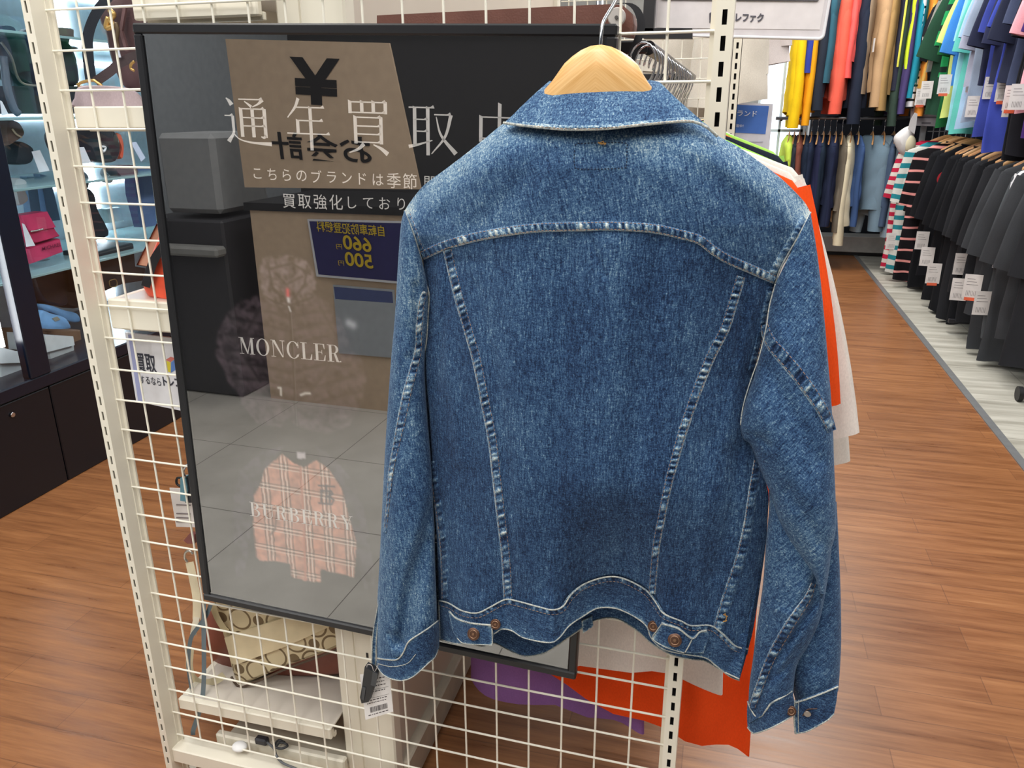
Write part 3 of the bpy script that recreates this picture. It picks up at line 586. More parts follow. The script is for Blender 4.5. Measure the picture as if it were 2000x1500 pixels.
def edge_wear(nv, nu, e=(0, 0, 0, 0), px=6., step=2.4): # top right bottom left wear towards the edges
    j = np.arange(nu)[None, :]*step; i = np.arange(nv)[:, None]*step; r = np.zeros((nv, nu))
    for k, d in enumerate((i+0*j, (nu-1)*step-j+0*i, (nv-1)*step-i+0*j, j+0*i)):
        if e[k]: r += e[k]*np.exp(-(d/px)**1.5)
    n = smooth1(rng.rand(nv*nu), 3).reshape(nv, nu); return r*(.6+.8*n)
def smooth1(a, k):
    for _ in range(k): a = (np.roll(a, 1)+a+np.roll(a, -1))/3
    return a
def sheet(name, top, right, bottom, left, wf, mat, parent, wear=(0, 0, 0, 0), off=0., step=2.4, wpx=7., extra=None):
    P, nu, nv = coons(top, right, bottom, left, step); x, y = P[..., 0], P[..., 1]
    n = rng.rand(nv, nu)
    for _ in range(3): n = (n+np.roll(n, 1, 0)+np.roll(n, 1, 1)+np.roll(n, -1, 0)+np.roll(n, -1, 1))/5
    W_ = wf(x, y)+off+(n-.5)*.0011
    V = P3(x, y, W_); wr = edge_wear(nv, nu, wear, wpx, step)
    if extra is not None: wr = wr+extra(x, y)
    F = grid_faces(nv, nu)
    # turn the border back so that the cloth has an edge
    rim = [(0, j) for j in range(nu)]+[(i, nu-1) for i in range(1, nv)]+[(nv-1, j) for j in range(nu-2, -1, -1)]+[(i, 0) for i in range(nv-2, 0, -1)]
    ids = [i*nu+j for i, j in rim]; b0 = len(V); V2 = V[ids]+PN*.0035; V = np.vstack([V, V2]); m_ = len(ids)
    F += [(ids[k], b0+k, b0+(k+1) % m_, ids[(k+1) % m_]) for k in range(m_)]
    return mesh_obj(name, V, F, mat, parent, True, attr={'wear': np.r_[wr.ravel(), wr.ravel()[ids]]})
def band(name, curve, wpx, wf, mat, parent, raise_=.0018, pucker=1., pale=(1, 0), seed=0, step=1.5, stitch=(1, 1), n=9, wear0=.05):
    c = spline(curve, int(np.linalg.norm(np.diff(np.asarray(curve, float), axis=0), axis=1).sum()/step)); m_ = len(c)
    W2 = np.interp(np.linspace(0, 1, m_), np.linspace(0, 1, len(wpx)), wpx) if hasattr(wpx, '__len__') else np.full(m_, float(wpx))
    W2 = W2*1.12; T_ = np.gradient(c, axis=0); T_ /= np.maximum(np.hypot(T_[:, 0], T_[:, 1]), 1e-6)[:, None]; N_ = np.stack([-T_[:, 1], T_[:, 0]], 1)
    s_ = np.linspace(-1, 1, n); P = c[:, None]+N_[:, None]*s_[None, :, None]*W2[:, None, None]/2
    r = np.random.RandomState(seed+5)
    ph_ = np.cumsum(2*PI*step/(11.5*(.7+.75*smooth1(r.rand(m_), 6)))); a = smooth1(r.rand(m_), 3); a = .75*np.sin(ph_)*(.5+smooth1(r.rand(m_), 8))+.7*(a-a.mean())/a.std(); a = a/a.std(); a2 = smooth1(r.rand(m_), 2); a2 = (a2-a2.mean())/a2.std()
    sk = (s_*3).astype(int); A = np.stack([np.roll(a, int(k)) for k in sk], 1)*.75+a2[:, None]*.3
    prof = np.clip(1-np.abs(s_)**4, 0, 1)[None]; inner = np.clip(1-np.abs(s_)**2*1.1, 0, 1)[None]
    H = raise_*1.25*prof+A*.00095*pucker*inner
    W_ = wf(P[..., 0], P[..., 1])-H
    V = P3(P[..., 0], P[..., 1], W_)
    wear = wear0+np.clip(A, -1.2, 2.2)*.18*pucker*inner+.42*pale[0]*np.exp(-((s_+1)/.2)**2)[None]+.42*pale[1]*np.exp(-((s_-1)/.2)**2)[None]
    o = mesh_obj(name, V, grid_faces(m_, n), mat, parent, True, attr={'wear': wear.ravel()})
    st = MB()
    for side, on in zip((-.72, .72), stitch):
        if not on: continue
        q = c+N_*side*W2[:, None]/2; k0 = np.arange(0, m_-4, 5)
        for k in k0:
            seg_ = q[k:k+4]; wv = wf(seg_[:, 0], seg_[:, 1])-raise_*1.15-.0004; st.tube(P3(seg_[:, 0], seg_[:, 1], wv), .00033, 4)
    if st.v: st.build('stitching', THREAD, o)
    return o
def cord(mb, curve, wf, r=.0008, off=-.001, step=3): # raised pale edge
    c = spline(curve, int(np.linalg.norm(np.diff(np.asarray(curve, float), axis=0), axis=1).sum()/step)); mb.tube(P3(c[:, 0], c[:, 1], wf(c[:, 0], c[:, 1])+off), r, 6)
# --- curves traced from the photograph
YK_B = [(824, 508), (866, 489), (907, 477), (946, 468), (1002, 459), (1058, 453), (1142, 451), (1184, 450), (1240, 452), (1282, 456), (1324, 465), (1366, 477), (1394, 498), (1422, 515), (1464, 533), (1514, 555)]
ARM_L = [(790, 412), (802, 440), (813, 472), (824, 508)]
ARM_R = [(1583, 415), (1563, 455), (1540, 495), (1524, 525), (1514, 555)]
YK_T = [(790, 412), (806, 388), (830, 360), (868, 332), (910, 300), (950, 268), (985, 240), (1050, 200), (1170, 190), (1290, 195), (1372, 238), (1400, 264), (1440, 286), (1480, 314), (1520, 344), (1550, 372), (1572, 396), (1583, 415)]
sheet('yoke', YK_T, ARM_R, YK_B, ARM_L, wbody, DEN_UP, jk, wear=(.12, .25, 0, .3), wpx=16,
      extra=lambda x, y: .16*np.exp(-((y-np.interp(x, [790, 985, 1180, 1400, 1583], [420, 265, 275, 290, 430]))/32)**2)+.03)
# centre back panel
SL_ = [(871, 476), (874, 488), (895, 576), (915, 646), (931, 702), (948, 786), (962, 860), (970, 930), (980, 1018), (988, 1086), (993, 1172)]
SR_ = [(1451, 516), (1447, 540), (1436, 576), (1416, 640), (1388, 696), (1366, 750), (1344, 810), (1325, 870), (1304, 950), (1292, 1010), (1281, 1070), (1273, 1160)]
WB_T = [(857, 1173), (876, 1178), (898, 1191), (919, 1197), (937, 1196), (959, 1185), (987, 1171), (1010, 1174), (1051, 1185), (1078, 1191), (1099, 1185), (1116, 1161), (1143, 1140), (1184, 1127), (1218, 1130), (1259, 1151), (1279, 1174), (1296, 1198), (1330, 1213), (1350, 1222), (1388, 1222), (1412, 1239), (1435, 1261), (1461, 1268)]
WB_B = [(859, 1249), (898, 1258), (935, 1250), (963, 1239), (980, 1229), (1000, 1232), (1024, 1246), (1072, 1255), (1092, 1246), (1112, 1222), (1140, 1203), (1167, 1188), (1201, 1188), (1235, 1202), (1262, 1222), (1272, 1246), (1296, 1268), (1340, 1278), (1378, 1285), (1398, 1300), (1425, 1321), (1444, 1329)]
dn = lambda c, d: [(x, y+d) for x, y in c]
mid = [(871, 476), (946, 456), (1058, 443), (1184, 440), (1282, 446), (1366, 466), (1410, 494), (1451, 516)]
stain_and_fold_shade = lambda x, y: .06*np.exp(-((x-1340)/28)**2-((y-655)/26)**2)-.05*np.exp(-((x-1105)/34)**2)*(y > 470)-.05*np.exp(-((x-1275)/40)**2)*(y > 500)+.04*np.exp(-((x-1190)/30)**2)  # pale spot, plus fold shade painted in: valleys darker, ridge lighter
sheet('back_panel', mid, SR_, [(993, 1172), (1010, 1176), (1051, 1187), (1078, 1193), (1099, 1187), (1116, 1163), (1143, 1142), (1184, 1129), (1218, 1132), (1259, 1153), (1273, 1166)], SL_, wbody, DEN, jk, wear=(.14, 0, .0, 0), extra=stain_and_fold_shade)
sheet('side_panel', [(824, 496), (850, 484), (871, 476)], SL_, [(857, 1175), (876, 1180), (898, 1193), (919, 1199), (937, 1198), (959, 1187), (993, 1173)], [(824, 496), (832, 548), (838, 580), (836, 618), (832, 674), (832, 730), (838, 800), (843, 880), (844, 950), (852, 1035), (855, 1110), (857, 1175)], wbody, DEN_SD, jk, wear=(.15, 0, 0, .05))
sheet('side_panel', [(1451, 516), (1480, 528), (1514, 544)], [(1514, 544), (1498, 616), (1490, 660), (1474, 732), (1462, 780), (1460, 836), (1480, 900), (1500, 960), (1500, 1000), (1496, 1060), (1485, 1141), (1472, 1225), (1461, 1270)], [(1273, 1164), (1279, 1176), (1296, 1200), (1330, 1215), (1350, 1224), (1388, 1224), (1412, 1241), (1435, 1263), (1461, 1270)], SR_, wbody, DEN_SD, jk, wear=(.1, .0, 0, 0))
# waistband: follows the waves of the hem
sheet('waistband', WB_T, [(1461, 1268), (1453, 1298), (1444, 1329)], WB_B, [(857, 1173), (858, 1210), (859, 1249)], wbody, DEN_BAND, jk, wear=(.0, .1, .22, .15), off=-.0022, wpx=5)
band('waistband_seam', dn(WB_T, 5), 11, lambda x, y: wbody(x, y)-.0022, DEN_BAND, jk, .0012, 1.1, (1, 0), 3, stitch=(0, 1), wear0=.02)
e = MB(); cord(e, WB_T, lambda x, y: wbody(x, y)-.0035, .0010, -.0004); cord(e, WB_B, lambda x, y: wbody(x, y)-.0022, .0009, -.0002); cord(e, [(857, 1173), (858, 1210), (859, 1249)], wbody, .0008, -.003); e.build('worn_edge', PALE, jk, smooth=True)
# seams
band('yoke_seam', dn(YK_B, -9), 17, wbody, DEN_UP, jk, .0030, 1.5, (0, 1), 1, wear0=.10)
band('back_seam', SL_[1:], 17, wbody, DEN, jk, .0022, 1.45, (0, 1), 2, wear0=.09)
band('back_seam', SR_[1:], [17, 18, 18, 17, 15, 14, 13], wbody, DEN, jk, .0022, 1.45, (1, 0), 4, wear0=.09)
band('side_seam', [(846, 900), (850, 950), (860, 1018), (867, 1086), (869, 1170)], 13, wbody, DEN_SD, jk, .0016, 1.1, (0, 1), 6, stitch=(0, 1))
band('side_seam', [(1480, 900), (1472, 950), (1460, 1034), (1445, 1097), (1426, 1155), (1410, 1205), (1402, 1232)], [14, 16, 18, 20, 21, 19], wbody, DEN_SD, jk, .0018, 1.2, (0, 1), 7, stitch=(0, 1), wear0=.07)
# stitched outline of the patch below the collar and the little thread knots
e = MB()
pt = [(1124, 284), (1140, 280), (1218, 279), (1224, 290), (1223, 322), (1214, 328), (1135, 330), (1122, 322)]
c = spline(pt, 90, True)
for k in range(0, 88, 2): e.tube(P3(c[k:k+2, 0], c[k:k+2, 1], wbody(c[k:k+2, 0], c[k:k+2, 1])-.0006), .00045, 4)
e.build('patch_stitching', paint((26, 34, 58), .8), jk)
e = MB()
for pts in ([(1168, 278), (1174, 281), (1184, 280)], [(1172, 279), (1178, 276), (1182, 283)], [(1416, 1198), (1419, 1206), (1417, 1214)], [(1413, 1200), (1421, 1204)], [(1412, 1214), (1420, 1212)]):
    q = np.array(pts, float); e.tube(P3(q[:, 0], q[:, 1], wbody(q[:, 0], q[:, 1])-.003), .0007, 5)
e.build('thread_knot', paint((170, 128, 70), .8), jk)
# inside of the front, seen under the hem, closing the body towards the mesh
def wfront(x, y):
    x = np.asarray(x, float); y = np.asarray(y, float); l = np.interp(y, *LX); r = np.interp(y, *RX); s_ = np.clip((2*x-l-r)/(r-l), -1, 1)
    k = np.clip((y-930)/260, 0, 1); return -.060+.030*(1-np.abs(s_)**2.4)-.010*np.sin((x-980)/52)*k
FH = [(859, 1240), (905, 1252), (940, 1262), (964, 1256), (990, 1268), (1017, 1280), (1040, 1281), (1064, 1275), (1085, 1263), (1109, 1246), (1140, 1225), (1160, 1213), (1185, 1207), (1211, 1211), (1245, 1232), (1276, 1259), (1313, 1279), (1345, 1287), (1378, 1291), (1410, 1310), (1444, 1326)]
sheet('front_panel', [(800, 425), (880, 360), (985, 300), (1170, 250), (1400, 320), (1500, 375), (1570, 430)], [(1570, 430), (1514, 560), (1480, 740), (1482, 860), (1500, 980), (1488, 1100), (1461, 1240)], dn([(857, 1170), (900, 1190), (987, 1205), (1080, 1215), (1184, 1150), (1260, 1170), (1330, 1220), (1461, 1240)], 0), [(800, 425), (826, 508), (834, 700), (843, 860), (850, 960), (856, 1080), (857, 1170)], wfront, DEN_IN, jk, step=5)
sheet('front_waistband', dn([(857, 1170), (900, 1190), (987, 1205), (1080, 1215), (1184, 1150), (1260, 1170), (1330, 1220), (1461, 1240)], 0), [(1461, 1240), (1455, 1280), (1444, 1326)], FH, [(857, 1170), (858, 1205), (859, 1240)], wfront, DEN_IN, jk, wear=(0, 0, .2, 0), off=-.002, step=3, wpx=5)
e = MB(); cord(e, FH[1:], lambda x, y: wfront(x, y)-.002, .0010, -.0003); e.build('worn_edge', PALE, jk, smooth=True)
poly = lambda name, px, wf, mat, par, off, wear=0., step=2.: None
e = MB(); q = [(1136, 1213), (1156, 1204), (1158, 1224), (1138, 1238)]
sheet('placket_end', [q[0], q[1]], [q[1], q[2]], [q[3], q[2]], [q[0], q[3]], wfront, DEN_BAND, jk, wear=(.3, .2, .3, .4), off=-.0045, step=1.6, wpx=3)
# waist tabs with copper buttons
def button(px, py, wf, r, off, parent, name='button'):
    n_ = -PN*math.cos(.5)+PZ*.35; c0 = P3([px], [py], wf([px], [py])+off)[0]
    b_ = MB(); b_.disc(c0, n_, r, .0018, 28); o = b_.build(name, COPPER, parent, smooth=True, auto=.6)
    b_ = MB(); nn = n_/np.linalg.norm(n_); t1 = np.cross(nn, PZ); t1 /= np.linalg.norm(t1); t2 = np.cross(nn, t1)
    b_.tube([c0+nn*.0019+(math.cos(a)*t1+math.sin(a)*t2)*r*.62 for a in np.linspace(0, 2*PI, 25)[:-1]], .0004, 6, closed=True); b_.disc(c0+nn*.0018, n_, r*.22, .0008, 12); b_.build('button_rim', paint((150, 116, 92), .35, .6), o)
wt = lambda x, y: wbody(x, y)-.006
tb = sheet('waist_tab', [(876, 1194), (890, 1207), (920, 1218), (959, 1222)], [(959, 1222), (962, 1240), (961, 1260)], [(893, 1246), (906, 1257), (935, 1260), (961, 1260)], [(876, 1194), (880, 1214), (884, 1232), (893, 1246)], wt, DEN_BAND, jk, wear=(.3, .35, .3, .3), step=1.6, wpx=4)
e = MB(); cord(e, [(878, 1194), (892, 1208), (920, 1217), (959, 1221)], wt, .0011, -.0008, 2); cord(e, [(961, 1222), (962, 1259)], wt, .0008, -.0006, 2); cord(e, [(893, 1247), (908, 1257), (961, 1260)], wt, .0007, -.0006, 2); e.build('worn_edge', PALE, tb, smooth=True)
button(925, 1238, wt, .0083, -.002, tb)
tb = sheet('waist_tab', [(1292, 1218), (1325, 1228), (1350, 1246), (1366, 1236), (1380, 1232)], [(1380, 1232), (1384, 1246), (1374, 1276)], [(1274, 1247), (1300, 1264), (1335, 1275), (1374, 1277)], [(1292, 1218), (1284, 1232), (1274, 1247)], wt, DEN_BAND, jk, wear=(.3, .2, .3, .35), step=1.6, wpx=4)
e = MB(); cord(e, [(1292, 1218), (1325, 1228), (1352, 1247), (1366, 1235), (1380, 1231)], wt, .0011, -.0008, 2); cord(e, [(1292, 1219), (1283, 1232), (1275, 1247), (1300, 1264), (1336, 1275)], wt, .0007, -.0006, 2); cord(e, [(1352, 1248), (1345, 1262), (1338, 1274)], wt, .0008, -.0008, 2); e.build('worn_edge', PALE, tb, smooth=True)
button(1318, 1250, wt, .0083, -.002, tb)
button(968, 1219, wbody, .0068, -.0045, jk); button(1276, 1223, wbody, .0068, -.0045, jk)
# collar: folds over, its free edge stands off the yoke
COL_B = [(984, 240), (1020, 245), (1080, 251), (1120, 253), (1185, 251), (1253, 244), (1333, 237), (1362, 240), (1384, 251), (1401, 266)]
COL_T = [(1073, 158), (1090, 161), (1130, 161), (1180, 158), (1230, 156), (1262, 156), (1284, 159), (1292, 164)]
def wcol(x, y):
    k = np.clip((np.asarray(y, float)-158)/90, 0, 1); xx = (np.asarray(x, float)-1190)/205
    return -.086+.036*np.abs(xx)**2-.058*k**.8+.012*(1-k)**6
sheet('collar', COL_T, [(1292, 164), (1316, 188), (1345, 214), (1372, 238), (1401, 266)], COL_B, [(1073, 158), (1050, 178), (1020, 206), (1000, 226), (984, 240)], wcol, DEN_COL, jk, wear=(.0, .05, .15, .1), wpx=8)
# collar stand inside, and the underside
sheet('collar_stand', COL_T, [(1292, 164), (1296, 190), (1298, 215)], [(1085, 215), (1190, 222), (1298, 215)], [(1073, 158), (1076, 190), (1085, 215)], lambda x, y: -.07+.03*((np.asarray(x, float)-1190)/120)**2+.02, DEN_IN, jk, step=5)
e = MB(); cord(e, COL_B, wcol, .0015, .0002, 2); e.build('collar_edge', PALE, jk, smooth=True)
band('collar_seam', dn(COL_B[1:-2], -4), 7, wcol, DEN_COL, jk, .001, .7, (0, 0), 9, stitch=(0, 1), wear0=.2)
# --- sleeves: closed flattened tubes
def sleeve(name, left, right, we, front, back, mat, parent, cre=(), step=3., wear=0., cap=True, edge=.0, wob=.002):
    ln = lambda c: np.linalg.norm(np.diff(np.asarray(c, float), axis=0), axis=1).sum(); nv = int(max(ln(left), ln(right))/step); L, R = spline(left, nv), spline(right, nv)
    wid = np.hypot(*(R-L).T).max(); nf = int(max(14, wid/step)); nb = 12
    tf = (1-np.cos(np.linspace(0, PI, nf)))/2; tbk = (1-np.cos(np.linspace(PI, 0, nb+2)[1:-1]))/2
    t = np.r_[np.linspace(0, 1, nf), tbk]; isf = np.r_[np.ones(nf), np.zeros(nb)]
    vv = np.linspace(0, 1, nv)
    P = L[:, None]+(R-L)[:, None]*t[None, :, None]
    W0 = (np.interp(vv, np.linspace(0, 1, len(we[0])), we[0])[:, None]*(1-t)+np.interp(vv, np.linspace(0, 1, len(we[1])), we[1])[:, None]*t)
    Fv = np.interp(vv, np.linspace(0, 1, len(front)), front)[:, None]; prof = np.sqrt(np.clip(4*t*(1-t), 0, 1))**.85
    n = rng.rand(nv, len(t))
    for _ in range(10): n = (n+np.roll(n, 1, 0)+np.roll(n, 1, 1)+np.roll(n, -1, 0)+np.roll(n, -1, 1))/5
    W_ = W0+np.where(isf > 0, -Fv*prof, back*prof)+(creases(P[..., 0], P[..., 1], cre) if cre else 0)*isf+(n-.5)*wob*isf
    V = P3(P[..., 0], P[..., 1], W_); m_ = len(t)
    F = [(i*m_+k, i*m_+(k+1) % m_, (i+1)*m_+(k+1) % m_, (i+1)*m_+k) for i in range(nv-1) for k in range(m_)]
    if cap: F.append(tuple(range(m_))[::-1])
    wr = np.full((nv, m_), wear)+edge*np.exp(-(t*wid/7)**1.5)[None]+edge*np.exp(-((1-t)*wid/7)**1.5)[None]
    o = mesh_obj(name, V, F, mat, parent, True, attr={'wear': wr.ravel()})
    def wf(x, y): # nearest sample of the front surface
        x = np.atleast_1d(np.asarray(x, float)); y = np.atleast_1d(np.asarray(y, float)); xs = P[:, :nf, 0].ravel(); ys = P[:, :nf, 1].ravel(); ws = W_[:, :nf].ravel()
        out = np.empty(x.size); X_, Y_ = x.ravel(), y.ravel()
        for i in range(x.size):
            d = (xs-X_[i])**2+(ys-Y_[i])**2; k = np.argpartition(d, 4)[:4]; g = 1/(d[k]+.5); out[i] = (ws[k]*g).sum()/g.sum()
        return out.reshape(x.shape)
    return o, wf
# left sleeve: back fold lies behind the body, front fold catches the light
LS_L = [(790, 410), (783, 440), (777, 520), (771, 620), (764, 700), (757, 800), (751, 900), (746, 1000), (741, 1100), (736, 1200), (736, 1303)]
LS_R = [(824, 508), (836, 560), (837, 620), (832, 680), (830, 730), (834, 800), (842, 900), (848, 1000), (850, 1100), (853, 1180), (855, 1244)]
crL = [([(846, 985), (838, 1020), (820, 1078), (805, 1120), (794, 1170), (787, 1221), (783, 1254)], .010, 12), ([(838, 1060), (812, 1160), (800, 1240)], .008, 16), ([(812, 560), (818, 640), (812, 720)], .004, 9), ([(785, 470), (790, 620)], -.002, 16), ([(775, 900), (768, 1100)], -.003, 14), ([(795, 700), (775, 860)], .0025, 9), ([(745, 1010), (760, 1100)], .002, 8), ([(775, 1240), (790, 1262)], .005, 6), ([(760, 1238), (770, 1262)], .004, 5)]
ls, wls = sleeve('sleeve', LS_L, LS_R, ([-.068, -.062, -.06, -.062, -.064], [-.060, -.052, -.056, -.060, -.066]), [.030, .034, .038, .042, .042], .030, DEN_SL, jk, crL, 2.6, .02, edge=.05)
ls['label'] = 'left sleeve with a paler front fold'
band('elbow_seam', [(831, 570), (824, 590), (819, 640), (817, 685), (807, 725), (797, 762), (786, 814), (774, 870), (764, 920), (758, 980), (752, 1040)], [10, 12, 13, 16, 17, 16, 12, 9, 6, 5], wls, DEN_SL, ls, .0016, 1.4, (0, .7), 21, stitch=(1, 1), wear0=.06, n=7, step=2)
LC_T = [(737, 1286), (752, 1288), (772, 1289), (782, 1283), (789, 1272), (795, 1258), (803, 1249), (823, 1236), (838, 1226), (856, 1212)]
LC_B = [(735, 1300), (748, 1317), (765, 1326), (787, 1329), (809, 1320), (838, 1294), (849, 1284), (856, 1268)]
def wcl(x, y): k = np.clip((np.asarray(x, float)-735)/121, 0, 1); return -.066-.046*np.sqrt(np.clip(4*k*(1-k), 0, 1))-.003
cf = sheet('cuff', LC_T, [(856, 1212), (857, 1240), (856, 1268)], LC_B, [(737, 1286), (735, 1293), (735, 1300)], wcl, DEN_CUFF, jk, wear=(.15, .1, .25, .2), step=1.8, wpx=5)
e = MB(); cord(e, LC_T, wcl, .0010, -.001, 2); cord(e, LC_B, wcl, .0009, -.0002, 2); cord(e, [(737, 1296), (765, 1302), (795, 1296), (812, 1278)], wcl, .0005, -.0006, 2); e.build('worn_edge', PALE, cf, smooth=True)
sheet('cuff', [(737, 1286), (800, 1262), (856, 1225)], [(856, 1225), (857, 1240), (856, 1264)], [(736, 1300), (800, 1300), (856, 1264)], [(737, 1286), (735, 1293), (736, 1300)], lambda x, y: wcl(x, y)*0-.05, DEN_IN, jk, step=5)
pk = sheet('sleeve_placket', [(740, 1166), (744, 1163)], [(744, 1163), (738, 1210), (734, 1255), (732, 1300)], [(726, 1306), (732, 1304)], [(740, 1166), (733, 1205), (727, 1245), (726, 1306)], lambda x, y: -.072+0*x, DEN_CUFF, jk, wear=(0, .3, 0, .3), step=1.6, wpx=3)
e = MB(); cord(e, [(741, 1165), (734, 1205), (728, 1245), (726, 1304)], lambda x, y: -.074+0*x, .0008, 0, 2); cord(e, [(745, 1163), (739, 1210), (735, 1255), (734, 1300)], lambda x, y: -.074+0*x, .0008, 0, 2); e.build('worn_edge', PALE, pk, smooth=True)
# right sleeve: three folds, the upper arm nearest
RA_L = [(1514, 555), (1498, 616), (1490, 660), (1474, 732), (1460, 772), (1446, 826), (1450, 856), (1466, 870), (1486, 920), (1506, 968), (1521, 1014), (1543, 1056), (1573, 1100), (1591, 1126), (1602, 1160)]
RA_R = [(1583, 415), (1594, 480), (1603, 550), (1610, 620), (1616, 690), (1622, 760), (1627, 840), (1629, 900), (1632, 970), (1633, 1020), (1630, 1050), (1624, 1071), (1620, 1100), (1616, 1130), (1612, 1160)]
crR = [([(1510, 640), (1560, 700), (1620, 790)], -.004, 20), ([(1480, 800), (1520, 880), (1570, 960)], -.004, 24), ([(1500, 720), (1545, 800), (1600, 900)], .004, 16), ([(1560, 500), (1580, 620)], .003, 16), ([(1600, 560), (1612, 680)], -.003, 14), ([(1455, 850), (1475, 850), (1500, 870)], .003, 7), ([(1540, 960), (1600, 1060)], .003, 14)]
rbk, wrb = sleeve('sleeve', [(1560, 980), (1550, 1060), (1540, 1160), (1536, 1260), (1543, 1316), (1548, 1345), (1554, 1370)], [(1634, 980), (1638, 1060), (1642, 1160), (1643, 1250), (1641, 1300), (1638, 1342), (1637, 1350)], ([-.045], [-.05]), [.022, .026, .03, .03], .012, DEN_SR, jk, [([(1600, 1150), (1590, 1300)], .003, 12)], 3, -.02)
rbk['label'] = 'right sleeve, rear fold of the forearm'
C2T = [(1553, 1373), (1568, 1368), (1580, 1364), (1609, 1353), (1637, 1341)]; C2B = [(1554, 1433), (1566, 1431), (1580, 1427), (1600, 1416), (1617, 1406), (1629, 1394)]
wc2 = lambda x, y: -.078-.008*np.sin(np.clip((np.asarray(x, float)-1551)/86, 0, 1)*PI)
cf = sheet('cuff', C2T, [(1637, 1341), (1634, 1368), (1629, 1394)], C2B, [(1553, 1373), (1551, 1400), (1554, 1433)], wc2, DEN_CUFF, jk, wear=(.1, .1, .2, .4), step=1.7, wpx=4)
e = MB(); cord(e, C2T, wc2, .0010, -.001, 2); cord(e, C2B, wc2, .0008, -.0002, 2); cord(e, [(1552, 1368), (1551, 1400), (1553, 1432)], wc2, .0011, -.001, 2); cord(e, [(1560, 1368), (1559, 1400), (1560, 1430)], wc2, .0006, -.0008, 2); e.build('worn_edge', PALE, cf, smooth=True)
e = MB(); e.disc(P3([1577], [1394], [-.0875])[0], -PN, .0042, .0012, 20); e.build('rivet', paint((150, 140, 132), .3, .8), cf, smooth=True, auto=.6); e = MB(); q = spline([(1568, 1398), (1577, 1386), (1596, 1384)], 10); e.tube(P3(q[:, 0], q[:, 1], wc2(q[:, 0], q[:, 1])-.001), .0007, 5); e.build('buttonhole', paint((84, 62, 54), .8), cf)
RB_L = [(1500, 930), (1502, 990), (1496, 1060), (1490, 1140), (1479, 1220), (1470, 1290), (1463, 1345), (1461, 1414)]
RB_R = [(1625, 960), (1628, 1020), (1624, 1071), (1618, 1126), (1603, 1207), (1581, 1258), (1556, 1302), (1549, 1360)]
crB = [([(1592, 1130), (1590, 1180), (1555, 1232), (1516, 1290), (1494, 1334), (1474, 1392)], .006, 8), ([(1520, 1100), (1500, 1200), (1490, 1280)], .003, 16), ([(1565, 1150), (1530, 1240)], -.003, 12), ([(1500, 1330), (1530, 1310), (1560, 1270)], .003, 8), ([(1510, 1190), (1540, 1200)], -.002, 8)]
rfr, wrf = sleeve('sleeve', RB_L, RB_R, ([-.060], [-.070]), [.026, .030, .034, .034, .034, .030], .006, DEN_SR, jk, crB, 2.6, .0, edge=.06)
rfr['label'] = 'right sleeve, front fold of the forearm with its puckered seam'
band('elbow_seam', [(1589, 1140), (1577, 1170), (1545, 1218), (1509, 1280), (1489, 1328), (1468, 1384)], [10, 17, 20, 18, 16, 14], wrf, DEN_SR, rfr, .0022, 1.7, (0, 1), 31, wear0=.02, n=9, step=2, stitch=(1, 1))
rup, wru = sleeve('sleeve', RA_L, RA_R, ([-.062, -.068, -.074, -.084, -.090], [-.062, -.070, -.080, -.088, -.090]), [.020, .034, .042, .040, .020], .006, DEN_SR, jk, crR, 2.6, .02, edge=.04)
rup['label'] = 'right sleeve, upper arm'
band('elbow_seam', [(1493, 634), (1497, 650), (1508, 672), (1524, 690), (1555, 726), (1582, 762), (1602, 792), (1614, 814), (1625, 842)], [16, 22, 26, 26, 26, 26, 24, 22, 16], wru, DEN_SR, rup, .0022, 1.5, (0, 1), 33, wear0=.04, n=11, step=2)
C1T = [(1460, 1370), (1466, 1384), (1475, 1398), (1486, 1399), (1497, 1386), (1507, 1373), (1529, 1361), (1547, 1350)]; C1B = [(1460, 1421), (1468, 1430), (1477, 1432), (1503, 1423), (1530, 1409), (1554, 1394)]
wc1 = lambda x, y: -.066-.030*np.sin(np.clip((np.asarray(x, float)-1458)/110, 0, 1)*PI)
cf = sheet('cuff', C1T, [(1547, 1350), (1551, 1370), (1554, 1394)], C1B, [(1460, 1370), (1459, 1396), (1460, 1421)], wc1, DEN_CUFF, jk, wear=(.1, .1, .2, .1), step=1.7, wpx=4)
e = MB(); cord(e, C1T, wc1, .0010, -.001, 2); cord(e, C1B, wc1, .0009, -.0002, 2); e.build('worn_edge', PALE, cf, smooth=True)
button(1545, 1388, wc1, .006, -.002, cf, 'button')
# sewn armhole edges
e = MB(); wa = lambda x, y: wbody(x, y)-.004
cord(e, ARM_R, wa, .0010, 0, 2); cord(e, [(1514, 555), (1503, 596), (1498, 630), (1492, 660), (1480, 705), (1470, 732), (1457, 772), (1450, 800), (1446, 830)], lambda x, y: -.104+0*x, .0006, 0, 3)
e.build('armhole_edge', PALE, jk, smooth=True); e = MB(); cord(e, ARM_L, wa, .0009, 0, 2); cord(e, [(824, 508), (831, 548), (838, 575), (836, 618), (832, 674), (822, 712)], lambda x, y: wbody(x, y)-.002, .0008, 0, 3); e.build('armhole_edge', PALE, jk, smooth=True)
band('armhole_seam', [(1574, 424), (1552, 462), (1530, 500), (1514, 526), (1506, 548)], 16, wbody, DEN_UP, jk, .0022, .9, (0, 0), 41, stitch=(0, 0), wear0=.22)
band('armhole_seam', [(796, 418), (806, 444), (817, 476), (828, 502)], 12, wbody, DEN_UP, jk, .002, .8, (0, 0), 42, stitch=(1, 0), wear0=.16)
band('armhole_seam', [(1506, 560), (1494, 612), (1484, 660), (1468, 724)], 12, wbody, DEN_SD, jk, .0018, .8, (0, 0), 43, stitch=(1, 0), wear0=.10)
